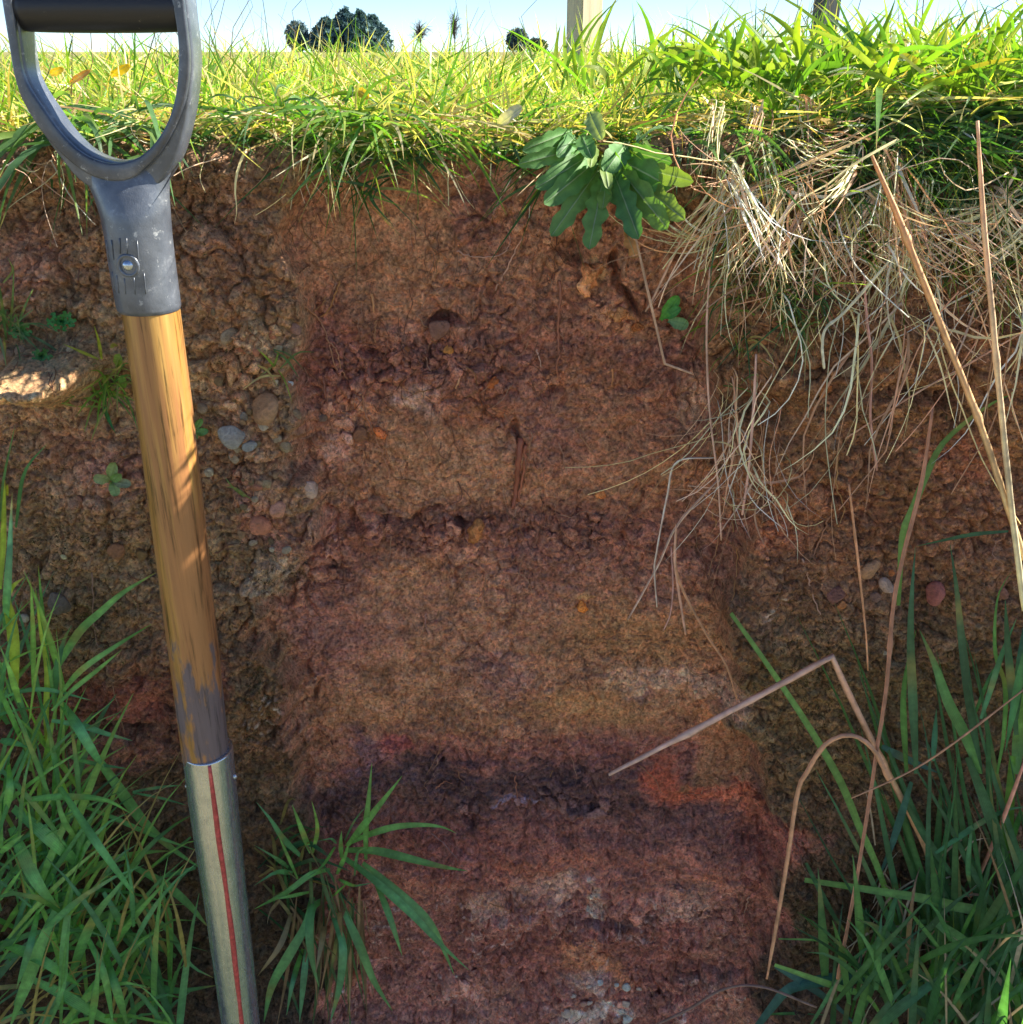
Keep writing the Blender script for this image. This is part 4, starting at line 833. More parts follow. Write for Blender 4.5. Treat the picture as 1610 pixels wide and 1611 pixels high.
edge_tuft('dark broad-bladed grass drooping behind the arch of the spade handle', 110, 205, .728, 60, (.045, .09), (.003, .0058), SHADE, aim=(0, -.45, .2), spread=.7, droop=(.4, 1.2), sx=.045, sy=.01, sz=.008)
edge_tuft('upright tall yellow-green shoot in front of the pale fence post', 895, 130, .76, 9, (.035, .075), (.003, .005), [(130, 160, 50), (150, 160, 60), (110, 150, 50)], aim=(-.1, 0, 1.1), spread=.2, droop=(.0, .3), sx=.006, sy=.006)
edge_tuft('tall bright grass tuft right of the pale fence post', 1110, 130, .80, 70, (.045, .085), (.003, .0055), SUNG, aim=(0, -.1, .9), spread=.55, droop=(.1, .7), sx=.035, sy=.03)
edge_tuft('broad sunlit grass tuft below the dark fence post', 1270, 140, .80, 90, (.05, .095), (.003, .006), SUNG, aim=(0, -.2, .8), spread=.65, droop=(.1, .8), sx=.045, sy=.035)
edge_tuft('coarse yellow-green grass tuft at the top right, left of the leaning straw', 1430, 140, .80, 90, (.05, .10), (.003, .006), SUNG + [(170, 150, 60)], aim=(.1, -.2, .8), spread=.65, droop=(.1, .8), sx=.045, sy=.035)
edge_tuft('sunlit grass tuft in the top right corner of the turf', 1580, 130, .80, 80, (.05, .10), (.003, .006), SUNG, aim=(0, -.2, .8), spread=.65, droop=(.1, .8), sx=.045, sy=.035)
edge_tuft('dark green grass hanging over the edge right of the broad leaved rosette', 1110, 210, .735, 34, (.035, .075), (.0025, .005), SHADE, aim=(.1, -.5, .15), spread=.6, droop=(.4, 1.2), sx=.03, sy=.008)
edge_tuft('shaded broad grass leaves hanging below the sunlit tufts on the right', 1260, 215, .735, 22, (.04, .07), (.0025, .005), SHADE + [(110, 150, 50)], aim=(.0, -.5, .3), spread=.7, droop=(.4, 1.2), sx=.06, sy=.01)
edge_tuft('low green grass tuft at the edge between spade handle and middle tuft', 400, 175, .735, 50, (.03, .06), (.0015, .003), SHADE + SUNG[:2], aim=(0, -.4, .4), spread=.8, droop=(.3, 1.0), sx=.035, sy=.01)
# tufts on the face, left
def face_tuft(label, px, py, blades, nm='grass_tuft', cat='grass', rnd=0, rcol=FINE, mat=None):
    base = on_face(px, py); T = empty(nm, base, label, cat, 'small plants on the soil face')
    for pts, w, c in blades:
        Y0 = on_face(*pts[0]).y - .004
        traced_blade(T, pts, w, gl(c), Y0, Y0 - random.uniform(.01, .03), roll=random.uniform(-.5, .5), bow=.004, mat=mat)
    for k in range(rnd):
        a = random.uniform(0, 6.28); Lp = random.uniform(25, 70); px_, py_ = random.gauss(px, 10), random.gauss(py, 12)
        P = [(px_, py_), (px_ + math.cos(a) * Lp * .5, py_ + math.sin(a) * Lp * .5 - 6), (px_ + math.cos(a) * Lp, py_ + math.sin(a) * Lp * .9 + 8)]
        traced_blade(T, P, random.uniform(2, 4.5), gl(random.choice(rcol)), base.y - .006, base.y - random.uniform(.01, .035), roll=random.uniform(-.8, .8), nseg=6)
    return T
face_tuft('small sunlit grass tuft touching the left side of the wooden shaft', 165, 610, [([(160, 565), (155, 535), (148, 512)], 6, (140, 160, 50)), ([(155, 565), (125, 552), (99, 541)], 5, (130, 140, 60)), ([(160, 640), (110, 637), (75, 627)], 5, (110, 130, 70)), ([(163, 640), (172, 662), (182, 682)], 7, (50, 110, 70)), ([(165, 580), (185, 580), (200, 560)], 4, (150, 140, 90)), ([(165, 590), (145, 605), (128, 615)], 3, (110, 140, 60))], rnd=46, rcol=[(90, 130, 56), (70, 116, 56), (130, 140, 80), (110, 140, 60)])
face_tuft('thin grey-green grass tuft at the left edge above the sunlit soil patch', 15, 520, [([(10, 535), (2, 470), (-5, 430)], 6, (80, 110, 70)), ([(15, 520), (20, 470), (22, 410)], 4, (96, 126, 80)), ([(45, 525), (80, 545), (118, 575)], 5, (88, 118, 84)), ([(28, 510), (40, 480), (52, 455)], 4, (92, 126, 84)), ([(40, 528), (85, 570), (125, 600)], 4, (110, 126, 90)), ([(20, 515), (35, 500), (55, 485)], 3, (92, 126, 84)), ([(5, 445), (20, 425), (12, 405)], 4, (110, 130, 84))], rnd=22, rcol=[(80, 112, 74), (100, 122, 84), (120, 112, 80)])
face_tuft('pair of thin green blades on the bank at the left edge above the big clump', 10, 800, [([(0, 850), (5, 760), (24, 668)], 5, (84, 128, 78)), ([(25, 830), (38, 745), (74, 698)], 6, (66, 118, 70)), ([(12, 780), (11, 765), (13, 762)], 5, (190, 190, 60))])
face_tuft('tiny green grass sprout on the soil right of the wooden shaft', 378, 770, [([(385, 782), (365, 765), (352, 748)], 4, (96, 124, 76)), ([(388, 780), (370, 768), (355, 766)], 4, (100, 124, 84)), ([(395, 785), (380, 775), (372, 768)], 3, (110, 120, 84))])
face_tuft('small yellow-green sprout beside pale pebble left of the cleaned section', 432, 575, [([(432, 577), (420, 563), (405, 549)], 5, (110, 150, 70)), ([(431, 578), (436, 562), (438, 552)], 4, (100, 130, 70)), ([(430, 575), (418, 585), (408, 592)], 3, (120, 130, 80))], rnd=6)
# ------------------------------------------------------------------ broad leaved rosette and seedlings
def broad_leaf(parent, b0, b1, wpx, Y0, Y1, col, teeth=0.0, nt=5, name='leaf', cup=.25, bow=.012, rib=True):
    nseg = 30; P = [at(b0[0] + (b1[0] - b0[0]) * t, b0[1] + (b1[1] - b0[1]) * t, Y0 + (Y1 - Y0) * t - bow * math.sin(math.pi * t ** .8))[:] for t in np.linspace(0, 1, 5)]
    Cn = catmull(P, nseg); T = tangents(Cn); view = Cn / np.linalg.norm(Cn, axis=1, keepdims=True)
    S = np.cross(T, view); S /= np.linalg.norm(S, axis=1, keepdims=True); Nn = np.cross(S, T)
    rl = random.uniform(-.45, .45); S, Nn = S * math.cos(rl) + Nn * math.sin(rl), Nn * math.cos(rl) - S * math.sin(rl)
    t = np.linspace(0, 1, nseg + 1); w = wpx / 2 * mpp((b0[1] + b1[1]) / 2, Y0)
    prof = (0.30 + 0.70 * sstep(0.05, .50, t)) * np.sqrt(np.clip(1 - np.clip((t - .62) / .38, 0, 1) ** 2.2, 0.0, 1)); prof[-1] = .05
    ph = random.random() * 3
    def tooth(o_): return 1 - teeth * (1 - np.abs(((t * nt + ph + o_) % 1.0) * 2 - 1)) ** 1.2 * 1.15 * sstep(.03, .2, t) * sstep(1.0, .82, t)
    us = np.array([-1, -.55, -.08, 0, .08, .55, 1.0]); rows = []
    wl_, wr_ = prof * tooth(0), prof * tooth(.35)
    for k, u in enumerate(us):
        ww = (wl_ if u < 0 else wr_) * w
        hgt = cup * (u * u) * w + (0.08 * w if abs(u) < .05 else 0) - .06 * w * np.sin(t * 16 + u * 2 + ph) * abs(u)
        rows.append(Cn + S * (u * ww)[:, None] - Nn * np.broadcast_to(hgt, t.shape)[:, None])
    V = np.stack(rows, 1).reshape(-1, 3); k7 = len(us)
    i = np.arange(nseg)[:, None, None] * k7; j = np.arange(k7 - 1)[None, :, None]
    q = (i + j + np.array([0, 1, k7 + 1, k7])[None, None, :]).reshape(-1, 4)
    c = np.repeat(gl(col, 1.0)[None], len(V), 0).reshape(nseg + 1, k7, 3)
    if rib: c[:, 3, :] = gl((150, 176, 132), .8); 
    c *= (1 + .14 * np.sin(t * 40)[:, None, None] * np.abs(us)[None, :, None])
    return link(name, np_mesh(name, V, q, np.clip(c.reshape(-1, 3), 0, 1)), M_LEAF, parent)
Rz = empty('rosette_plant', at(960, 230, .725), 'dark green broad toothed leaf rosette hanging over the bank edge', 'plant')
for b0, b1, w, tt, col in [((935, 240), (843, 296), 32, .45, 0), ((940, 252), (856, 321), 36, .4, 0), ((945, 262), (867, 372), 33, .5, 1), ((952, 268), (927, 393), 37, .6, 1), ((964, 266), (1006, 376), 39, .6, 2), ((972, 262), (1051, 360), 43, .5, 1), ((990, 275), (1078, 346), 36, .5, 3), ((978, 252), (1056, 294), 46, .4, 0), ((985, 235), (1058, 255), 30, .2, 0), ((1000, 262), (1092, 285), 30, .4, 3),
                           ((985, 226), (951, 272), 36, .25, 0), ((905, 215), (876, 246), 26, .2, 2), ((915, 212), (932, 250), 27, .2, 0), ((935, 225), (929, 264), 18, .2, 3), ((925, 230), (815, 258), 28, .4, 0), ((900, 205), (822, 236), 26, .4, 0), ((928, 176), (948, 220), 28, .25, 4), ((955, 280), (948, 330), 22, .4, 3), ((950, 245), (958, 298), 20, .2, 3)]:
    cc = [(70, 110, 56), (84, 120, 58), (64, 104, 58), (100, 124, 58), (140, 158, 94), (116, 126, 62)][col]
    broad_leaf(Rz, b0, b1, w * 1.1, .722 - .012 * random.random(), .685 - .03 * random.random(), cc, tt * .6, random.choice([4, 5]), cup=.12)
def seedling(label, px, py, leaves, nm='seedling'):
    base = on_face(px, py); S_ = empty(nm, base, label, 'seedling', 'small plants on the soil face')
    for b0, b1, w, col in leaves:
        Y0 = base.y - .005; broad_leaf(S_, b0, b1, w, Y0, Y0 - random.uniform(.004, .012), col, .05, 3, cup=.3, bow=.002, rib=False)
    return S_
seedling('five-leaved pale green seedling on the soil left of the shaft', 172, 752, [((173, 755), (182, 727), 19, (112, 140, 84)), ((172, 756), (147, 750), 18, (120, 142, 96)), ((175, 757), (191, 745), 14, (90, 128, 70)), ((176, 758), (183, 780), 16, (110, 146, 92)), ((178, 758), (207, 763), 16, (116, 130, 100))])
seedling('small two-leaved seedling just right of the shaft', 312, 680, [((306, 675), (318, 658), 11, (80, 126, 66)), ((308, 682), (328, 676), 13, (74, 122, 70)), ((305, 685), (312, 690), 10, (84, 124, 70))])
seedling('green leaves hidden under straw right of the orange clod', 1060, 490, [((1040, 503), (1068, 465), 20, (70, 140, 54)), ((1052, 504), (1083, 512), 20, (92, 136, 92)), ((1045, 500), (1072, 484), 16, (56, 122, 60))])
seedling('leaf pair tucked behind the left edge of the shaft by the small tuft', 186, 565, [((186, 578), (188, 556), 16, (110, 140, 60)), ((180, 545), (176, 540), 12, (140, 140, 70)), ((196, 610), (190, 590), 12, (90, 130, 50))])
def ferny(label, px, py, R_, col):
    base = on_face(px, py); S_ = empty('ferny_seedling', base, label, 'seedling', 'small plants on the soil face')
    for a in np.linspace(0, 2 * math.pi, 9, endpoint=False):
        a += random.gauss(0, .15); q0 = (px, py); q1 = (px + math.cos(a) * R_, py + math.sin(a) * R_ * .7)
        broad_leaf(S_, q0, q1, R_ * .5, base.y - .005, base.y - .010, col, .75, 3, cup=.2, bow=.002, rib=False)
ferny('finely cut dark green seedling left of the shaft below the handle ferrule', 97, 505, 24, (54, 116, 58))
ferny('small cut-leaved seedling at the left edge under the thin grass', 32, 520, 20, (60, 112, 58))
ferny('finely cut seedling above the sunlit soil patch', 66, 560, 18, (58, 104, 54))
# dead leaf and orange leaves in the turf
def dead_leaf(label, b0, b1, w, Yd, col, teeth):
    o = broad_leaf(None, b0, b1, w, Yd, Yd - .008, col, teeth, 3, name='dead_leaf', cup=.5, bow=.004)
    o.matrix_world = Matrix(); return tag(o, label, 'leaf', 'fallen leaves')
dead_leaf('curled brown dead leaf under the broad leaved rosette', (985, 362), (1000, 405), 24, .71, (184, 124, 78), .4)
dead_leaf('orange dead leaf lying in the turf seen through the spade handle', (175, 118), (204, 100), 15, .80, (226, 160, 40), .1)
dead_leaf('reddish brown dead leaf leaning over the straw inside the spade handle', (110, 130), (142, 110), 10, .79, (176, 110, 66), .1)
dead_leaf('orange leaf at the left inside the spade handle arch', (80, 116), (100, 106), 12, .80, (220, 160, 50), .1)
dead_leaf('amber dead leaf lying on the middle grass tuft', (565, 142), (580, 154), 15, .74, (220, 160, 40), .1)
dead_leaf('pale curled leaf at the turf edge left of the rosette', (780, 200), (822, 168), 20, .73, (206, 190, 160), .1)

# ------------------------------------------------------------------ single dry stalks
def stalk(label, pts, wpx, col, Y0, Y1, name='dry_stalk', taper=.75, sharp=None, nodes=(), col2=None):
    n_ = len(pts); P = [at(a, b_, Y0 + (Y1 - Y0) * k / (n_ - 1))[:] for k, (a, b_) in enumerate(pts)]
    if sharp is None: cv_ = catmull(P, 6 * n_)
    else: cv_ = np.concatenate([catmull(P[:sharp + 1], 5 * sharp + 2), catmull(P[sharp:], 5 * (n_ - sharp))[1:]])
    r_ = wpx * .42 * mpp(pts[n_ // 2][1], (Y0 + Y1) / 2)
    kb = np.ones(len(cv_)); kb[:7] = np.linspace(.55, 1, 7); kb[-1] = .8
    for nd in nodes: kb[min(int(nd * len(cv_)), len(cv_) - 1)] = 1.35
    V, q, caps, t = tube(cv_, r_, r_ * taper, 7, kb)
    c1, c2 = np.array(lin(col, 1.45)), np.array(lin(col2 or col, 1.45)); tt = t[:, None]
    V = V + RNG.normal(size=V.shape) * r_ * .05
    sv_ = np.tile(np.array([random.uniform(.5, 1.35) for _ in range(7)]), len(cv_))[:, None] * (1 + .12 * RNG.normal(size=(len(cv_), 1))).repeat(7, 0)
    me = np_mesh(name, V, [q] + caps, np.clip((c1 * (1 - tt) + c2 * tt) * sv_, 0, 1))
    o = link(name, me, M_DRY); return tag(o, label, 'straw', 'single dry stalks')
stalk('thick orange-tan straw running from the hay mat down to the right edge', [(1372, 245), (1412, 338), (1440, 410), (1500, 560), (1540, 660), (1580, 780), (1612, 880)], 12, (206, 150, 104), .665, .640, taper=1.1, nodes=(.2, .62), col2=(222, 176, 130))
stalk('long pale straw standing steeply along the right edge', [(1538, 190), (1548, 350), (1560, 480), (1575, 640), (1592, 800), (1612, 960)], 9.5, (204, 160, 128), .66, .635, taper=1.3, nodes=(.45,), col2=(226, 196, 160))
stalk('broken straw bent into a sharp angle pointing left over the section', [(958, 1219), (1100, 1145), (1200, 1092), (1309, 1033), (1340, 1100), (1385, 1190), (1450, 1320), (1510, 1460)], 12.5, (206, 168, 150), .655, .700, sharp=3, taper=1.0, nodes=(.15, .62, .82), col2=(206, 150, 110))
stalk('arched dry grass leaf curving down beside the right edge of the section', [(1207, 1540), (1235, 1380), (1255, 1250), (1270, 1215), (1300, 1170), (1340, 1157), (1375, 1180), (1400, 1230)], 8, (196, 150, 116), .665, .655, taper=1.2)
stalk('thin straight straw hanging over the mossy right flank', [(1336, 762), (1350, 880), (1362, 990), (1366, 1055)], 6, (196, 146, 110), .68, .685, taper=.5)
stalk('long slender pinkish stem crossing the right flank from hay to grass', [(1468, 640), (1450, 760), (1420, 880), (1405, 960), (1395, 1080), (1380, 1180), (1365, 1280), (1345, 1400), (1318, 1540)], 7.5, (186, 136, 110), .67, .655, taper=1.0, nodes=(.35,))
stalk('thin straw with a kink hanging below the right of the rosette', [(986, 312), (1020, 460), (1046, 572), (1090, 588)], 5.5, (204, 166, 140), .69, .70, sharp=2)
stalk('chalky white bent stalk in the hanging hay', [(1400, 410), (1330, 490), (1300, 516), (1294, 545), (1297, 580)], 6.5, (212, 196, 168), .668, .66, taper=.8, nodes=(.6,))
stalk('pinkish straw leaning in the lower right grass clump', [(1614, 1195), (1570, 1310), (1525, 1415)], 9, (204, 146, 128), .665, .705)
stalk('straw sloping from the hay towards the rosette', [(1140, 316), (1100, 325), (1078, 365), (1030, 465), (1016, 490)], 6, (204, 164, 140), .69, .70)
stalk('faint thin straw slanting across the lower right grass', [(1614, 1083), (1500, 1170), (1430, 1215), (1340, 1256)], 4.5, (190, 146, 116), .625, .65)
stalk('forked straw ending in a curved point over the ochre patch', [(1130, 755), (1066, 826), (1035, 890), (988, 975)], 6, (206, 168, 150), .695, .70, taper=.6)
stalk('straw hanging straight down from the bundle over the section', [(1064, 826), (1062, 880), (1068, 930), (1079, 998)], 6, (204, 160, 136), .695, .70, taper=.7)
stalk('longest straw trailing from the bundle down to the mossy edge', [(1064, 824), (1066, 905), (1110, 995), (1142, 1045), (1160, 1100)], 6, (204, 152, 116), .695, .705, taper=.6)
stalk('thin straw curling down right of the bundle', [(1056, 860), (1059, 920), (1055, 965), (1044, 992)], 4, (190, 150, 140), .70, .705, taper=.6)
stalk('slim straw looped over the top of the hanging bundle', [(1125, 720), (1065, 727), (1050, 780), (1033, 870), (1030, 900), (1034, 955)], 4.5, (212, 180, 166), .69, .70, taper=.7)
stalk('vertical straw in the hanging bundle near the section edge', [(1117, 420), (1112, 520), (1116, 640), (1130, 760), (1135, 850)], 4.5, (206, 166, 146), .685, .69)
stalk('upright short straw standing in the hanging bundle', [(1190, 557), (1186, 640), (1178, 740), (1168, 810)], 6, (196, 160, 146), .68, .69)
stalk('pink stem hanging in the middle of the hay', [(1360, 432), (1364, 500), (1372, 570), (1370, 660), (1380, 740)], 6, (196, 150, 136), .672, .68)
stalk('long thin straw crossing diagonally under the hay', [(1614, 520), (1520, 575), (1440, 620), (1330, 690)], 4, (196, 152, 126), .665, .68)
stalk('dry stalk at the bottom edge below the section', [(1020, 1618), (1080, 1590), (1140, 1556), (1200, 1553), (1285, 1585)], 6, (160, 130, 116), .67, .66)

# ------------------------------------------------------------------ spade
DS = 0.640
spade = empty('spade', at(378, 1600, DS) + Vector((0, 0, -0.30)), 'long-handled spade with black arched handle, wooden shaft and steel socket standing against the bank', 'spade')
# materials
m, n, l, b = newmat('handle_casting')
co = objcoord(n); n1 = noise(n, l, co, 900, 4, .7); n2 = noise(n, l, co, 55, 5, .65)
c = ramp(n, l, n2.outputs[0], [(0.35, (0.075, 0.088, 0.112)), (0.6, (0.13, 0.148, 0.18)), (0.75, (0.28, 0.30, 0.33))])
worn = ramp(n, l, noise(n, l, co, 160, 6, .75).outputs[0], [(0.60, 0.0), (0.68, 1.0)])
l.new(mixc(n, l, 'MIX', worn.outputs[0], c.outputs[0], (0.34, 0.36, 0.38)), b.inputs['Base Color'])
b.inputs['Metallic'].default_value = 0.1; b.inputs['Coat Weight'].default_value = 0.6; b.inputs['Coat Roughness'].default_value = 0.2
l.new(ramp(n, l, n1.outputs[0], [(0.3, 0.26), (0.7, 0.50)]).outputs[0], b.inputs['Roughness'])
l.new(bump(n, l, n1.outputs[0], 0.35, 0.0006, bump(n, l, n2.outputs[0], .3, .0015)), b.inputs['Normal'])
M_CAST = m
m = M_CAST.copy(); m.name = 'handle_black_paint'; M_PAINT = m
for nd in m.node_tree.nodes:
    if nd.type == 'VALTORGB' and abs(nd.color_ramp.elements[0].color[2] - 0.112) < .01:
        for e_, c_ in zip(nd.color_ramp.elements, ((.045, .052, .068), (.085, .096, .12), (.17, .18, .20))): e_.color = (*c_, 1)
m, n, l, b = newmat('grip_plastic')
co = objcoord(n); b.inputs['Base Color'].default_value = (0.018, 0.018, 0.022, 1); b.inputs['Roughness'].default_value = 0.45
sc_ = ramp(n, l, noise(n, l, co, 210, 5, .8).outputs[0], [(0.66, (0.018, 0.018, 0.022)), (0.72, (0.16, 0.14, 0.12))])
l.new(sc_.outputs[0], b.inputs['Base Color']); l.new(bump(n, l, noise(n, l, co, 300, 4).outputs[0], .25, .0006), b.inputs['Normal'])
M_GRIP = m
m, n, l, b = newmat('shaft_wood')
co = objcoord(n)
mp = n.new('ShaderNodeMapping'); mp.inputs['Scale'].default_value = (1, 1, 0.045); l.new(co, mp.inputs['Vector'])
g1 = noise(n, l, mp.outputs[0], 260, 6, .65); g2 = noise(n, l, mp.outputs[0], 75, 4, .6)
c1 = ramp(n, l, g2.outputs[0], [(0.30, lin((136, 98, 46), 1.0)), (0.5, lin((182, 136, 72), 1.0)), (0.72, lin((208, 166, 98), 1.0))])
d1 = ramp(n, l, g1.outputs[0], [(0.36, 0.22), (0.46, 0.95), (0.7, 1.2)])
c = mixc(n, l, 'MULTIPLY', .9, c1.outputs[0], d1.outputs[0])
sep = n.new('ShaderNodeSeparateXYZ'); l.new(co, sep.inputs[0])
# worn varnish: grey-violet bare patches gathering towards the socket, red-brown bare wood along the middle
mr = n.new('ShaderNodeMapRange'); mr.inputs['From Min'].default_value = 0.05; mr.inputs['From Max'].default_value = 0.19; mr.inputs['To Min'].default_value = 0.24; mr.inputs['To Max'].default_value = -0.14
l.new(sep.outputs['Z'], mr.inputs['Value'])
mp2 = n.new('ShaderNodeMapping'); mp2.inputs['Scale'].default_value = (1, 1, 0.22); l.new(co, mp2.inputs['Vector'])
wz_ = noise(n, l, mp2.outputs[0], 85, 5, .65)
ad = n.new('ShaderNodeMath'); ad.operation = 'ADD'; l.new(wz_.outputs[0], ad.inputs[0]); l.new(mr.outputs[0], ad.inputs[1])
wm = ramp(n, l, ad.outputs[0], [(0.66, 0.0), (0.74, 1.0)])
mr2 = n.new('ShaderNodeMapRange'); mr2.inputs['From Min'].default_value = 0.0; mr2.inputs['From Max'].default_value = 0.62; mr2.inputs['To Min'].default_value = 0.22; mr2.inputs['To Max'].default_value = 0.0
l.new(sep.outputs['Z'], mr2.inputs['Value'])
ad2 = n.new('ShaderNodeMath'); ad2.operation = 'ADD'; l.new(noise(n, l, mp.outputs[0], 60, 4, .6).outputs[0], ad2.inputs[0]); l.new(mr2.outputs[0], ad2.inputs[1])
rm = ramp(n, l, ad2.outputs[0], [(0.60, 0.0), (0.72, 1.0)])
c = mixc(n, l, 'MIX', rm.outputs[0], c, mixc(n, l, 'MULTIPLY', .8, lin((166, 116, 74), 1.0), d1.outputs[0]))
c = mixc(n, l, 'MIX', wm.outputs[0], c, mixc(n, l, 'MULTIPLY', .7, lin((112, 98, 98), 1.0), d1.outputs[0]))
l.new(c, b.inputs['Base Color'])
l.new(ramp(n, l, wm.outputs[0], [(0, 0.28), (1, 0.7)]).outputs[0], b.inputs['Roughness'])
l.new(bump(n, l, g1.outputs[0], .35, .0007), b.inputs['Normal'])
M_WOOD = m
m, n, l, b = newmat('socket_steel')
co = objcoord(n)
mp = n.new('ShaderNodeMapping'); mp.inputs['Scale'].default_value = (1, 1, 0.12); l.new(co, mp.inputs['Vector'])
s1 = noise(n, l, mp.outputs[0], 420, 5, .7); s2 = noise(n, l, co, 70, 6, .75); s3 = noise(n, l, co, 260, 5, .8)
c = ramp(n, l, s2.outputs[0], [(0.3, (0.42, 0.47, 0.54)), (0.55, (0.56, 0.62, 0.70)), (0.75, (0.52, 0.55, 0.58))])
pit = ramp(n, l, s3.outputs[0], [(0.66, 0.0), (0.72, 1.0)])
l.new(mixc(n, l, 'MIX', pit.outputs[0], c.outputs[0], (0.07, 0.06, 0.06)), b.inputs['Base Color'])
b.inputs['Metallic'].default_value = 0.85
l.new(ramp(n, l, s1.outputs[0], [(0.3, 0.16), (0.7, 0.34)]).outputs[0], b.inputs['Roughness'])
l.new(bump(n, l, s1.outputs[0], .18, .0006), b.inputs['Normal'])
M_STEEL = m
m, n, l, b = newmat('red_stripe')
co = objcoord(n); r = ramp(n, l, noise(n, l, co, 240, 5, .7).outputs[0], [(0.35, lin((150, 52, 50))), (0.6, lin((206, 84, 82))), (0.8, lin((226, 140, 134)))])
l.new(r.outputs[0], b.inputs['Base Color']); b.inputs['Roughness'].default_value = 0.5
M_RED = m

def lathe_axis(name, rows, mat, sides=40, parent=spade, caps_=True):
    """rows: (px_left, px_right, py, depth ratio or None) -> elliptic sections on the spade plane"""
    V = []; a = np.linspace(0, 2 * math.pi, sides, endpoint=False)
    for xl, xr, py, dr in rows:
        c = at((xl + xr) / 2, py, DS); rx_ = (xr - xl) / 2 * mpp(py, DS) * 0.965; ry_ = rx_ * dr if dr < 3 else dr / 1000.0
        V.append(np.stack([c.x + rx_ * np.cos(a), c.y + ry_ * np.sin(a), np.full(sides, c.z)], -1))
    n_ = len(rows); V = np.concatenate(V)
    i = np.arange(n_ - 1)[:, None] * sides; k = np.arange(sides)[None, :]; k2 = (k + 1) % sides
    q = np.stack([i + k, i + k2, i + sides + k2, i + sides + k], -1).reshape(-1, 4)
    caps = [np.arange(sides)[None, ::-1], (np.arange(sides) + (n_ - 1) * sides)[None, :]]
    o = link(name, np_mesh(name, V, [q] + caps), mat, parent)
    for p in o.data.polygons[-2:]: p.use_smooth = False
    return o
def interp_rows(rows, n_):
    R_ = np.array(rows, float); t = np.linspace(0, len(rows) - 1, n_); out = []
    for u in t:
        out.append(tuple(np.interp(u, np.arange(len(rows)), R_[:, k]) for k in range(4)))
    return out
# wooden shaft
shaft = lathe_axis('shaft', interp_rows([(190, 281, 470, 1), (214, 303, 640, 1), (238, 323, 820, 1), (262, 342, 1000, 1), (287, 361, 1190, 1)], 60), M_WOOD)
def recenter(o, loc):
    """move the origin of a mesh part to loc, keeping it in place"""
    co_ = np.empty(len(o.data.vertices) * 3, dtype=np.float32); o.data.vertices.foreach_get('co', co_); co_ = co_.reshape(-1, 3) - np.array(loc, dtype=np.float32)
    o.data.vertices.foreach_set('co', co_.ravel()); o.data.update(); o.location = loc
recenter(shaft, at(324, 1175, DS))
# steel socket
socket = lathe_axis('socket', interp_rows([(287, 367, 1178, 1), (289, 369, 1200, 1), (301, 377, 1290, 1), (323, 391, 1430, 1), (349, 409, 1612, 1), (360, 416, 1700, 1)], 50), M_STEEL)
sm = socket.modifiers.new('solid', 'BEVEL'); sm.width = .0012; sm.segments = 2; sm.limit_method = 'ANGLE'
recenter(socket, at(329, 1185, DS))
# blade, below the frame
bt = at(388, 1700, DS); V = []; rows_ = 14
for k in range(rows_):
    t = k / (rows_ - 1); z = bt.z - t * (bt.z + 1.36); hw = .075 * min(1, .25 + t * 6) * (1 - .25 * t)
    for u in np.linspace(-1, 1, 9): V.append((bt.x + u * hw, bt.y - .004 + .018 * (1 - u * u) * (1 - t) - .006 * t, z))
gi = np.arange(rows_ * 9).reshape(rows_, 9); gq = np.stack([gi[:-1, :-1], gi[:-1, 1:], gi[1:, 1:], gi[1:, :-1]], -1).reshape(-1, 4)
bl = link('blade', np_mesh('blade', V, gq), M_STEEL, spade); md = bl.modifiers.new('thickness', 'SOLIDIFY'); md.thickness = .003
# ferrule cone of the handle
cone = lathe_axis('ferrule', interp_rows([(118, 275, 260, 8.6), (125, 272, 270, 10.2), (135, 269, 285, 12.6), (147, 268, 308, 16.0), (157, 269, 335, 18.8), (165, 271, 370, 20.0), (170, 275, 405, 20.3), (177, 280, 445, 20.4), (182, 284, 473, 20.4), (184, 285, 482, 20.2), (188, 284, 487, 19.0)], 40), M_CAST)
# arms: two U shaped bodies
def u_band(name, inner, outer, yf, yb, mat, bevel=.0014):
    inn = catmull([at(a, b_, DS)[:] for a, b_ in inner], 60); out = catmull([at(a, b_, DS)[:] for a, b_ in outer], 60)
    n_ = 61; V = []
    for k in range(n_):
        for P, yy in ((inn[k], yf), (out[k], yf), (out[k], yb), (inn[k], yb)): V.append((P[0], DS + yy, P[2]))
    i = np.arange(n_ - 1)[:, None] * 4; k = np.arange(4)[None, :]; k2 = (k + 1) % 4
    q = np.stack([i + k, i + k2, i + 4 + k2, i + 4 + k], -1).reshape(-1, 4)
    caps = [np.arange(4)[None, ::-1], (np.arange(4) + (n_ - 1) * 4)[None, :]]
    o = link(name, np_mesh(name, V, [q] + caps), mat, spade)
    md = o.modifiers.new('bevel', 'BEVEL'); md.width = bevel; md.segments = 3; md.limit_method = 'ANGLE'; md.angle_limit = math.radians(40)
    return o
INN = [(33, -25), (34, 0), (42, 64), (53, 122), (84, 173), (112, 211), (143, 239), (178, 253), (209, 252), (237, 239), (262, 211), (280, 173), (289, 127), (290, 64), (280, 0), (276, -25)]
OUT = [(16, -25), (18, 0), (28, 64), (38, 122), (53, 163), (84, 211), (122, 250), (163, 276), (209, 280), (244, 257), (270, 224), (293, 178), (304, 140), (308, 90), (301, 20), (296, -25)]
OUT2 = [(15, -25), (17, 0), (27, 64), (37, 122), (52, 165), (82, 218), (110, 255), (130, 279), (165, 300), (215, 302), (255, 288), (273, 264), (286, 238), (299, 192), (307, 142), (310, 90), (303, 20), (298, -25)]
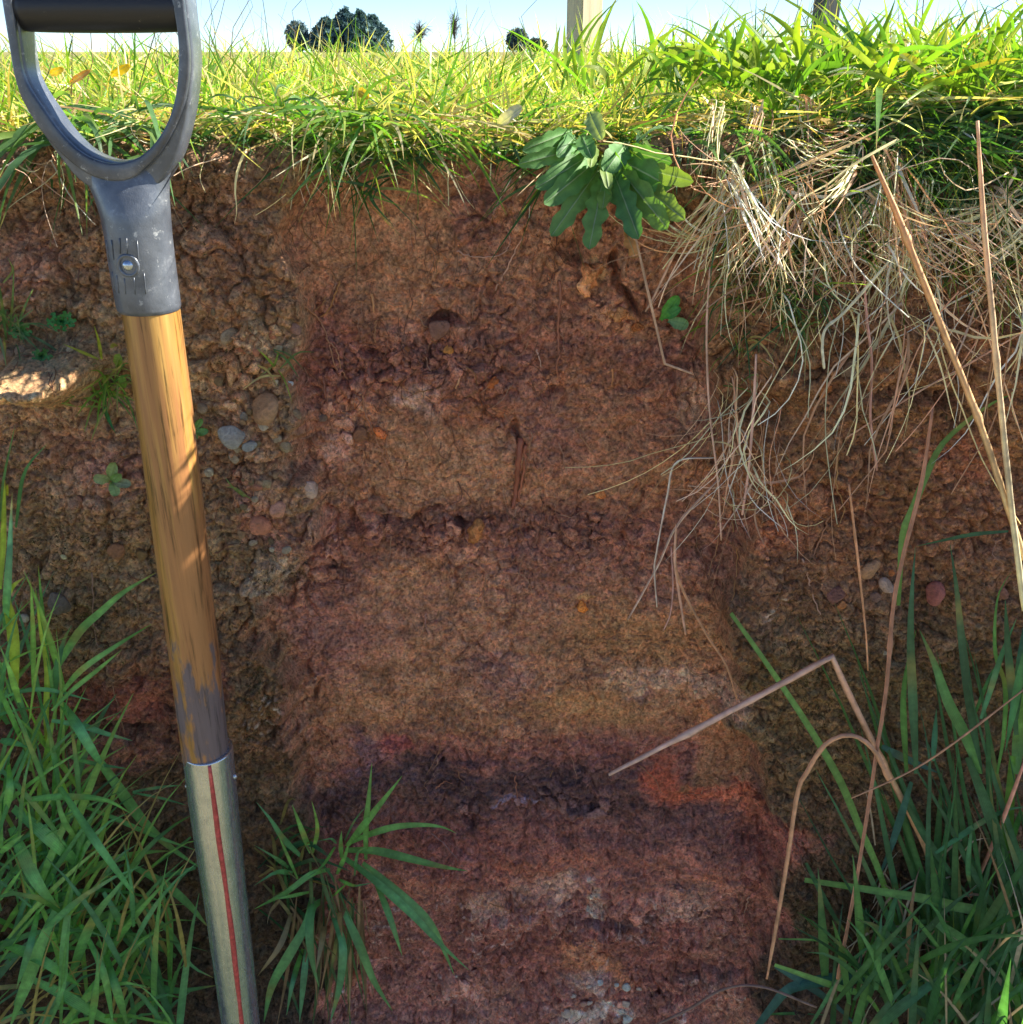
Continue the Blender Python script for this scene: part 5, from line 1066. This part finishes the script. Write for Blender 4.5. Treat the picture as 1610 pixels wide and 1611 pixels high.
u_band('arm', [(a + (1.5 if a < 190 else -1.5), b_ - .5) for a, b_ in INN], OUT2, -.0080, .0125, M_CAST, .002)
u_band('arm_face', INN, OUT, -.0125, -.0082, M_PAINT, .0012)
# grip bar between the arms
gp = []; a = np.linspace(0, 2 * math.pi, 28, endpoint=False); gl_ = at(36, 12, DS); gr_ = at(288, 12, DS); R_g = 36 * mpp(12, DS)
for t in np.linspace(0, 1, 26):
    c_ = gl_ * (1 - t) + gr_ * t; rr = R_g * (0.93 + 0.07 * math.sin(math.pi * t) ** .5)
    gp.append(np.stack([np.full(28, c_.x), c_.y + rr * np.cos(a), c_.z + rr * np.sin(a)], -1))
V = np.concatenate(gp); i = np.arange(25)[:, None] * 28; k = np.arange(28)[None, :]; k2 = (k + 1) % 28
q = np.stack([i + k, i + k2, i + 28 + k2, i + 28 + k], -1).reshape(-1, 4)
link('grip', np_mesh('grip', V, [q, np.arange(28)[None, ::-1], (np.arange(28) + 25 * 28)[None, :]]), M_GRIP, spade)
# rivets
def dome(px, py, rpx, normal, parent, off_=0.0, mat=None, flat=.55, nm='rivet'):
    c_ = at(px, py, DS); rr = rpx * mpp(py, DS); V = []; S_ = 16; nr_ = 6
    nz = Vector(normal).normalized(); ux = nz.cross(Vector((0, 0, 1))).normalized(); uz = nz.cross(ux)
    c_ = c_ + nz * off_
    for k in range(nr_):
        p_ = k / nr_ * math.pi / 2
        for j in range(S_):
            q_ = j / S_ * 2 * math.pi; v = c_ + (ux * math.cos(q_) + uz * math.sin(q_)) * rr * math.cos(p_) + nz * rr * flat * math.sin(p_); V.append(v[:])
    V.append((c_ + nz * rr * flat)[:]); Fq = []; Ft = []
    for k in range(nr_ - 1):
        for j in range(S_): Fq.append((k * S_ + j, k * S_ + (j + 1) % S_, (k + 1) * S_ + (j + 1) % S_, (k + 1) * S_ + j))
    for j in range(S_): Ft.append(((nr_ - 1) * S_ + j, (nr_ - 1) * S_ + (j + 1) % S_, nr_ * S_))
    return link(nm, np_mesh(nm, V, [np.array(Fq), np.array(Ft)]), mat or M_STEEL, parent)
fr = .0203
rc = at(214, 408, DS) + Vector((.002, -fr + .0006, 0)); V, q, caps, t = tube([(rc.x + .0062 * math.cos(u), rc.y - .0003 * math.cos(u), rc.z + .0062 * math.sin(u)) for u in np.linspace(0, 2 * math.pi, 33)], .0012, .0012, 8)
link('rivet_ring', np_mesh('rivet_ring', V, q), M_CAST, spade)
dome(214, 408, 8.8, (.10, -1, 0), spade, fr - .0006, M_STEEL, .6)
dome(292, 1237, 5, (-1, -.25, 0), spade, -.002, M_STEEL, 1.0)
dome(372, 1222, 5, (1, -.25, 0), spade, -.002, M_STEEL, 1.0)
# raised ribs round the rivet
for x0, y0, x1, y1 in [(205, 366, 206, 390), (217, 366, 218, 390), (233, 370, 236, 410), (190, 370, 193, 400), (178, 372, 182, 405), (212, 428, 214, 452), (228, 426, 230, 452), (243, 420, 246, 452), (188, 420, 192, 452), (198, 424, 201, 452)]:
    P = []
    for t in (0, .33, .66, 1):
        px_, py_ = x0 + (x1 - x0) * t, y0 + (y1 - y0) * t; cx_ = np.interp(py_, [370, 405, 445, 473], [218, 222.5, 228.5, 233]); hw_ = np.interp(py_, [370, 405, 445, 473], [53, 52.5, 51.5, 51])
        u = np.clip((px_ - cx_) / hw_, -.97, .97) ; c_ = at(cx_, py_, DS); rx_ = hw_ * mpp(py_, DS) * .965
        ang = math.asin(u) ; P.append((c_.x + rx_ * math.sin(ang), DS - .0203 * math.cos(ang) - .0001, c_.z))
    V, q, caps, t = tube(P, .0004, .0004, 6); link('rib', np_mesh('rib', V, [q] + caps), M_CAST, spade)
# raised red stripe along the socket
P = []
for py_, f_ in [(1181, .48), (1220, .49), (1260, .50), (1300, .505), (1350, .52), (1400, .525), (1450, .53), (1500, .52), (1550, .515), (1612, .50), (1690, .49)]:
    xl = np.interp(py_, [1178, 1290, 1430, 1612, 1700], [287, 301, 323, 349, 360]); xr = np.interp(py_, [1178, 1290, 1430, 1612, 1700], [367, 377, 391, 409, 416])
    c_ = at((xl + xr) / 2, py_, DS); rr = (xr - xl) / 2 * mpp(py_, DS) * .965; vx = Vector((c_.x, c_.y, 0)).normalized()
    ang0 = math.atan2(-vx.y, -vx.x); ang = ang0 - math.asin(np.clip((.5 - f_) * 2, -1, 1)) + .0
    P.append((c_.x + rr * 1.012 * math.cos(ang), c_.y + rr * 1.012 * math.sin(ang), c_.z))
cv_ = catmull(P, 60); kb = 0.75 + 0.35 * np.abs(np.sin(np.linspace(0, 9, 61))) + .25 * np.sin(np.linspace(0, 3.1, 61))
V, q, caps, t = tube(cv_, .0018, .0018, 8, kb); link('stripe', np_mesh('stripe', V, [q] + caps), M_RED, socket).matrix_parent_inverse = Matrix.Translation(-Vector(socket.location)) @ Matrix()
for o in socket.children:
    o.matrix_parent_inverse = Matrix.Translation(-Vector(socket.location) )

# ------------------------------------------------------------------ fence posts
def post(label, px, py, Yd, w, rz, cols, group='fence posts behind the bank'):
    base = at(px, py, Yd); base.z = -0.09
    m, n, l, b = newmat('post_wood'); co = objcoord(n)
    mp = n.new('ShaderNodeMapping'); mp.inputs['Scale'].default_value = (1, 1, .05); l.new(co, mp.inputs['Vector'])
    g_ = noise(n, l, mp.outputs[0], 90, 5, .65); r = ramp(n, l, g_.outputs[0], [(0.3, lin(cols[0])), (0.6, lin(cols[1]))]); l.new(r.outputs[0], b.inputs['Base Color']); b.inputs['Roughness'].default_value = .85
    l.new(bump(n, l, g_.outputs[0], .5, .002), b.inputs['Normal'])
    import bmesh
    bm = bmesh.new(); bmesh.ops.create_cube(bm, size=1.0); bmesh.ops.scale(bm, vec=(w, w, 1.25), verts=bm.verts); bmesh.ops.translate(bm, vec=(0, 0, .6), verts=bm.verts)
    bmesh.ops.bevel(bm, geom=bm.edges[:], offset=.005, segments=2, affect='EDGES')
    me = bpy.data.meshes.new('fence_post'); bm.to_mesh(me); bm.free()
    o = link('fence_post', me, m, None, loc=base, rot=(0, 0, rz)); return tag(o, label, 'post', group)
post('pale cream timber fence post standing in the turf', 918, 90, 3.3, .080, math.radians(33), ((186, 170, 140), (214, 200, 168)))
post('dark weathered fence post behind the tall grass', 1294, 70, 4.2, .075, math.radians(20), ((60, 66, 66), (86, 92, 92)))

# ------------------------------------------------------------------ far trees
m, n, l, b = newmat('bark'); b.inputs['Base Color'].default_value = (.06, .05, .04, 1); b.inputs['Roughness'].default_value = .9; M_BARK = m
M_FAR = make_leaf_mat('far_foliage_hazed', .2, .8, (1, 1, .6))  # crown colours are lightened and blued, distance haze put into the foliage
def far_tree(label, px0, px1, ptop, dist, kind, col, name):
    r = np.random.default_rng(int(px0)); x0 = (px0 - 805) / F * dist / CP * 1.0; x1 = (px1 - 805) / F * dist / CP
    d_ = dist; 
    pc = at((px0 + px1) / 2, 84, d_); H = at((px0 + px1) / 2, ptop, d_).z + .10; W = (at(px1, 60, d_).x - at(px0, 60, d_).x) / 2
    T = empty(name, (pc.x, d_, -.15), label, 'tree', 'trees beyond the field')
    tv, tq, tc, _ = tube([(pc.x, d_, -.2), (pc.x + .05, d_, H * .5), (pc.x, d_, H * .93)], W * .07, W * .015, 8); link('trunk', np_mesh('trunk', tv, [tq] + tc), M_BARK, T)
    if kind == 'conifer':
        n_ = 3800; t = r.random(n_) ** .8; a = r.uniform(0, 6.28, n_); rad = W * (1.15 - 1.05 * t ** 2.0) * (.82 + .25 * np.sin(a * 5 + t * 23)) * np.sqrt(r.random(n_)) ; rad = np.maximum(rad, 0)
        z = -.1 + H * (.02 + .98 * t); P = np.stack([pc.x + rad * np.cos(a), d_ + rad * np.sin(a), z], -1); s = W * .09
    elif kind == 'bush':
        n_ = 1800; v = unit(r.normal(size=(n_, 3))); rad = r.random(n_) ** .4; P = np.stack([pc.x + v[:, 0] * rad * W, d_ + v[:, 1] * rad * W, H * .5 + v[:, 2] * rad * H * .52], -1); s = W * .12
    else:
        n_ = 700; v = unit(r.normal(size=(n_, 3))); rad = r.random(n_) ** .5; P = np.stack([pc.x + v[:, 0] * rad * W, d_ + v[:, 1] * rad * W, H * .6 + v[:, 2] * rad * H * .42], -1); s = W * .05
        bv_, bq_ = [], []; o_ = 0
        for k in range(170):
            e = P[k * 4]; st0 = np.array([pc.x, d_, H * r.uniform(.25, .7)]); mid = (st0 + e) / 2 + r.normal(size=3) * W * .08 + np.array([0, 0, H * .05])
            V, q, c_, _ = tube([st0, mid, e], W * .018, W * .006, 4); bv_.append(V); bq_.append(q + o_); o_ += len(V)
        link('branches', np_mesh('branches', np.concatenate(bv_), np.concatenate(bq_)), M_BARK, T)
    if kind == 'bare': return
    A = r.normal(size=(n_, 3)) * s; B = r.normal(size=(n_, 3)) * s
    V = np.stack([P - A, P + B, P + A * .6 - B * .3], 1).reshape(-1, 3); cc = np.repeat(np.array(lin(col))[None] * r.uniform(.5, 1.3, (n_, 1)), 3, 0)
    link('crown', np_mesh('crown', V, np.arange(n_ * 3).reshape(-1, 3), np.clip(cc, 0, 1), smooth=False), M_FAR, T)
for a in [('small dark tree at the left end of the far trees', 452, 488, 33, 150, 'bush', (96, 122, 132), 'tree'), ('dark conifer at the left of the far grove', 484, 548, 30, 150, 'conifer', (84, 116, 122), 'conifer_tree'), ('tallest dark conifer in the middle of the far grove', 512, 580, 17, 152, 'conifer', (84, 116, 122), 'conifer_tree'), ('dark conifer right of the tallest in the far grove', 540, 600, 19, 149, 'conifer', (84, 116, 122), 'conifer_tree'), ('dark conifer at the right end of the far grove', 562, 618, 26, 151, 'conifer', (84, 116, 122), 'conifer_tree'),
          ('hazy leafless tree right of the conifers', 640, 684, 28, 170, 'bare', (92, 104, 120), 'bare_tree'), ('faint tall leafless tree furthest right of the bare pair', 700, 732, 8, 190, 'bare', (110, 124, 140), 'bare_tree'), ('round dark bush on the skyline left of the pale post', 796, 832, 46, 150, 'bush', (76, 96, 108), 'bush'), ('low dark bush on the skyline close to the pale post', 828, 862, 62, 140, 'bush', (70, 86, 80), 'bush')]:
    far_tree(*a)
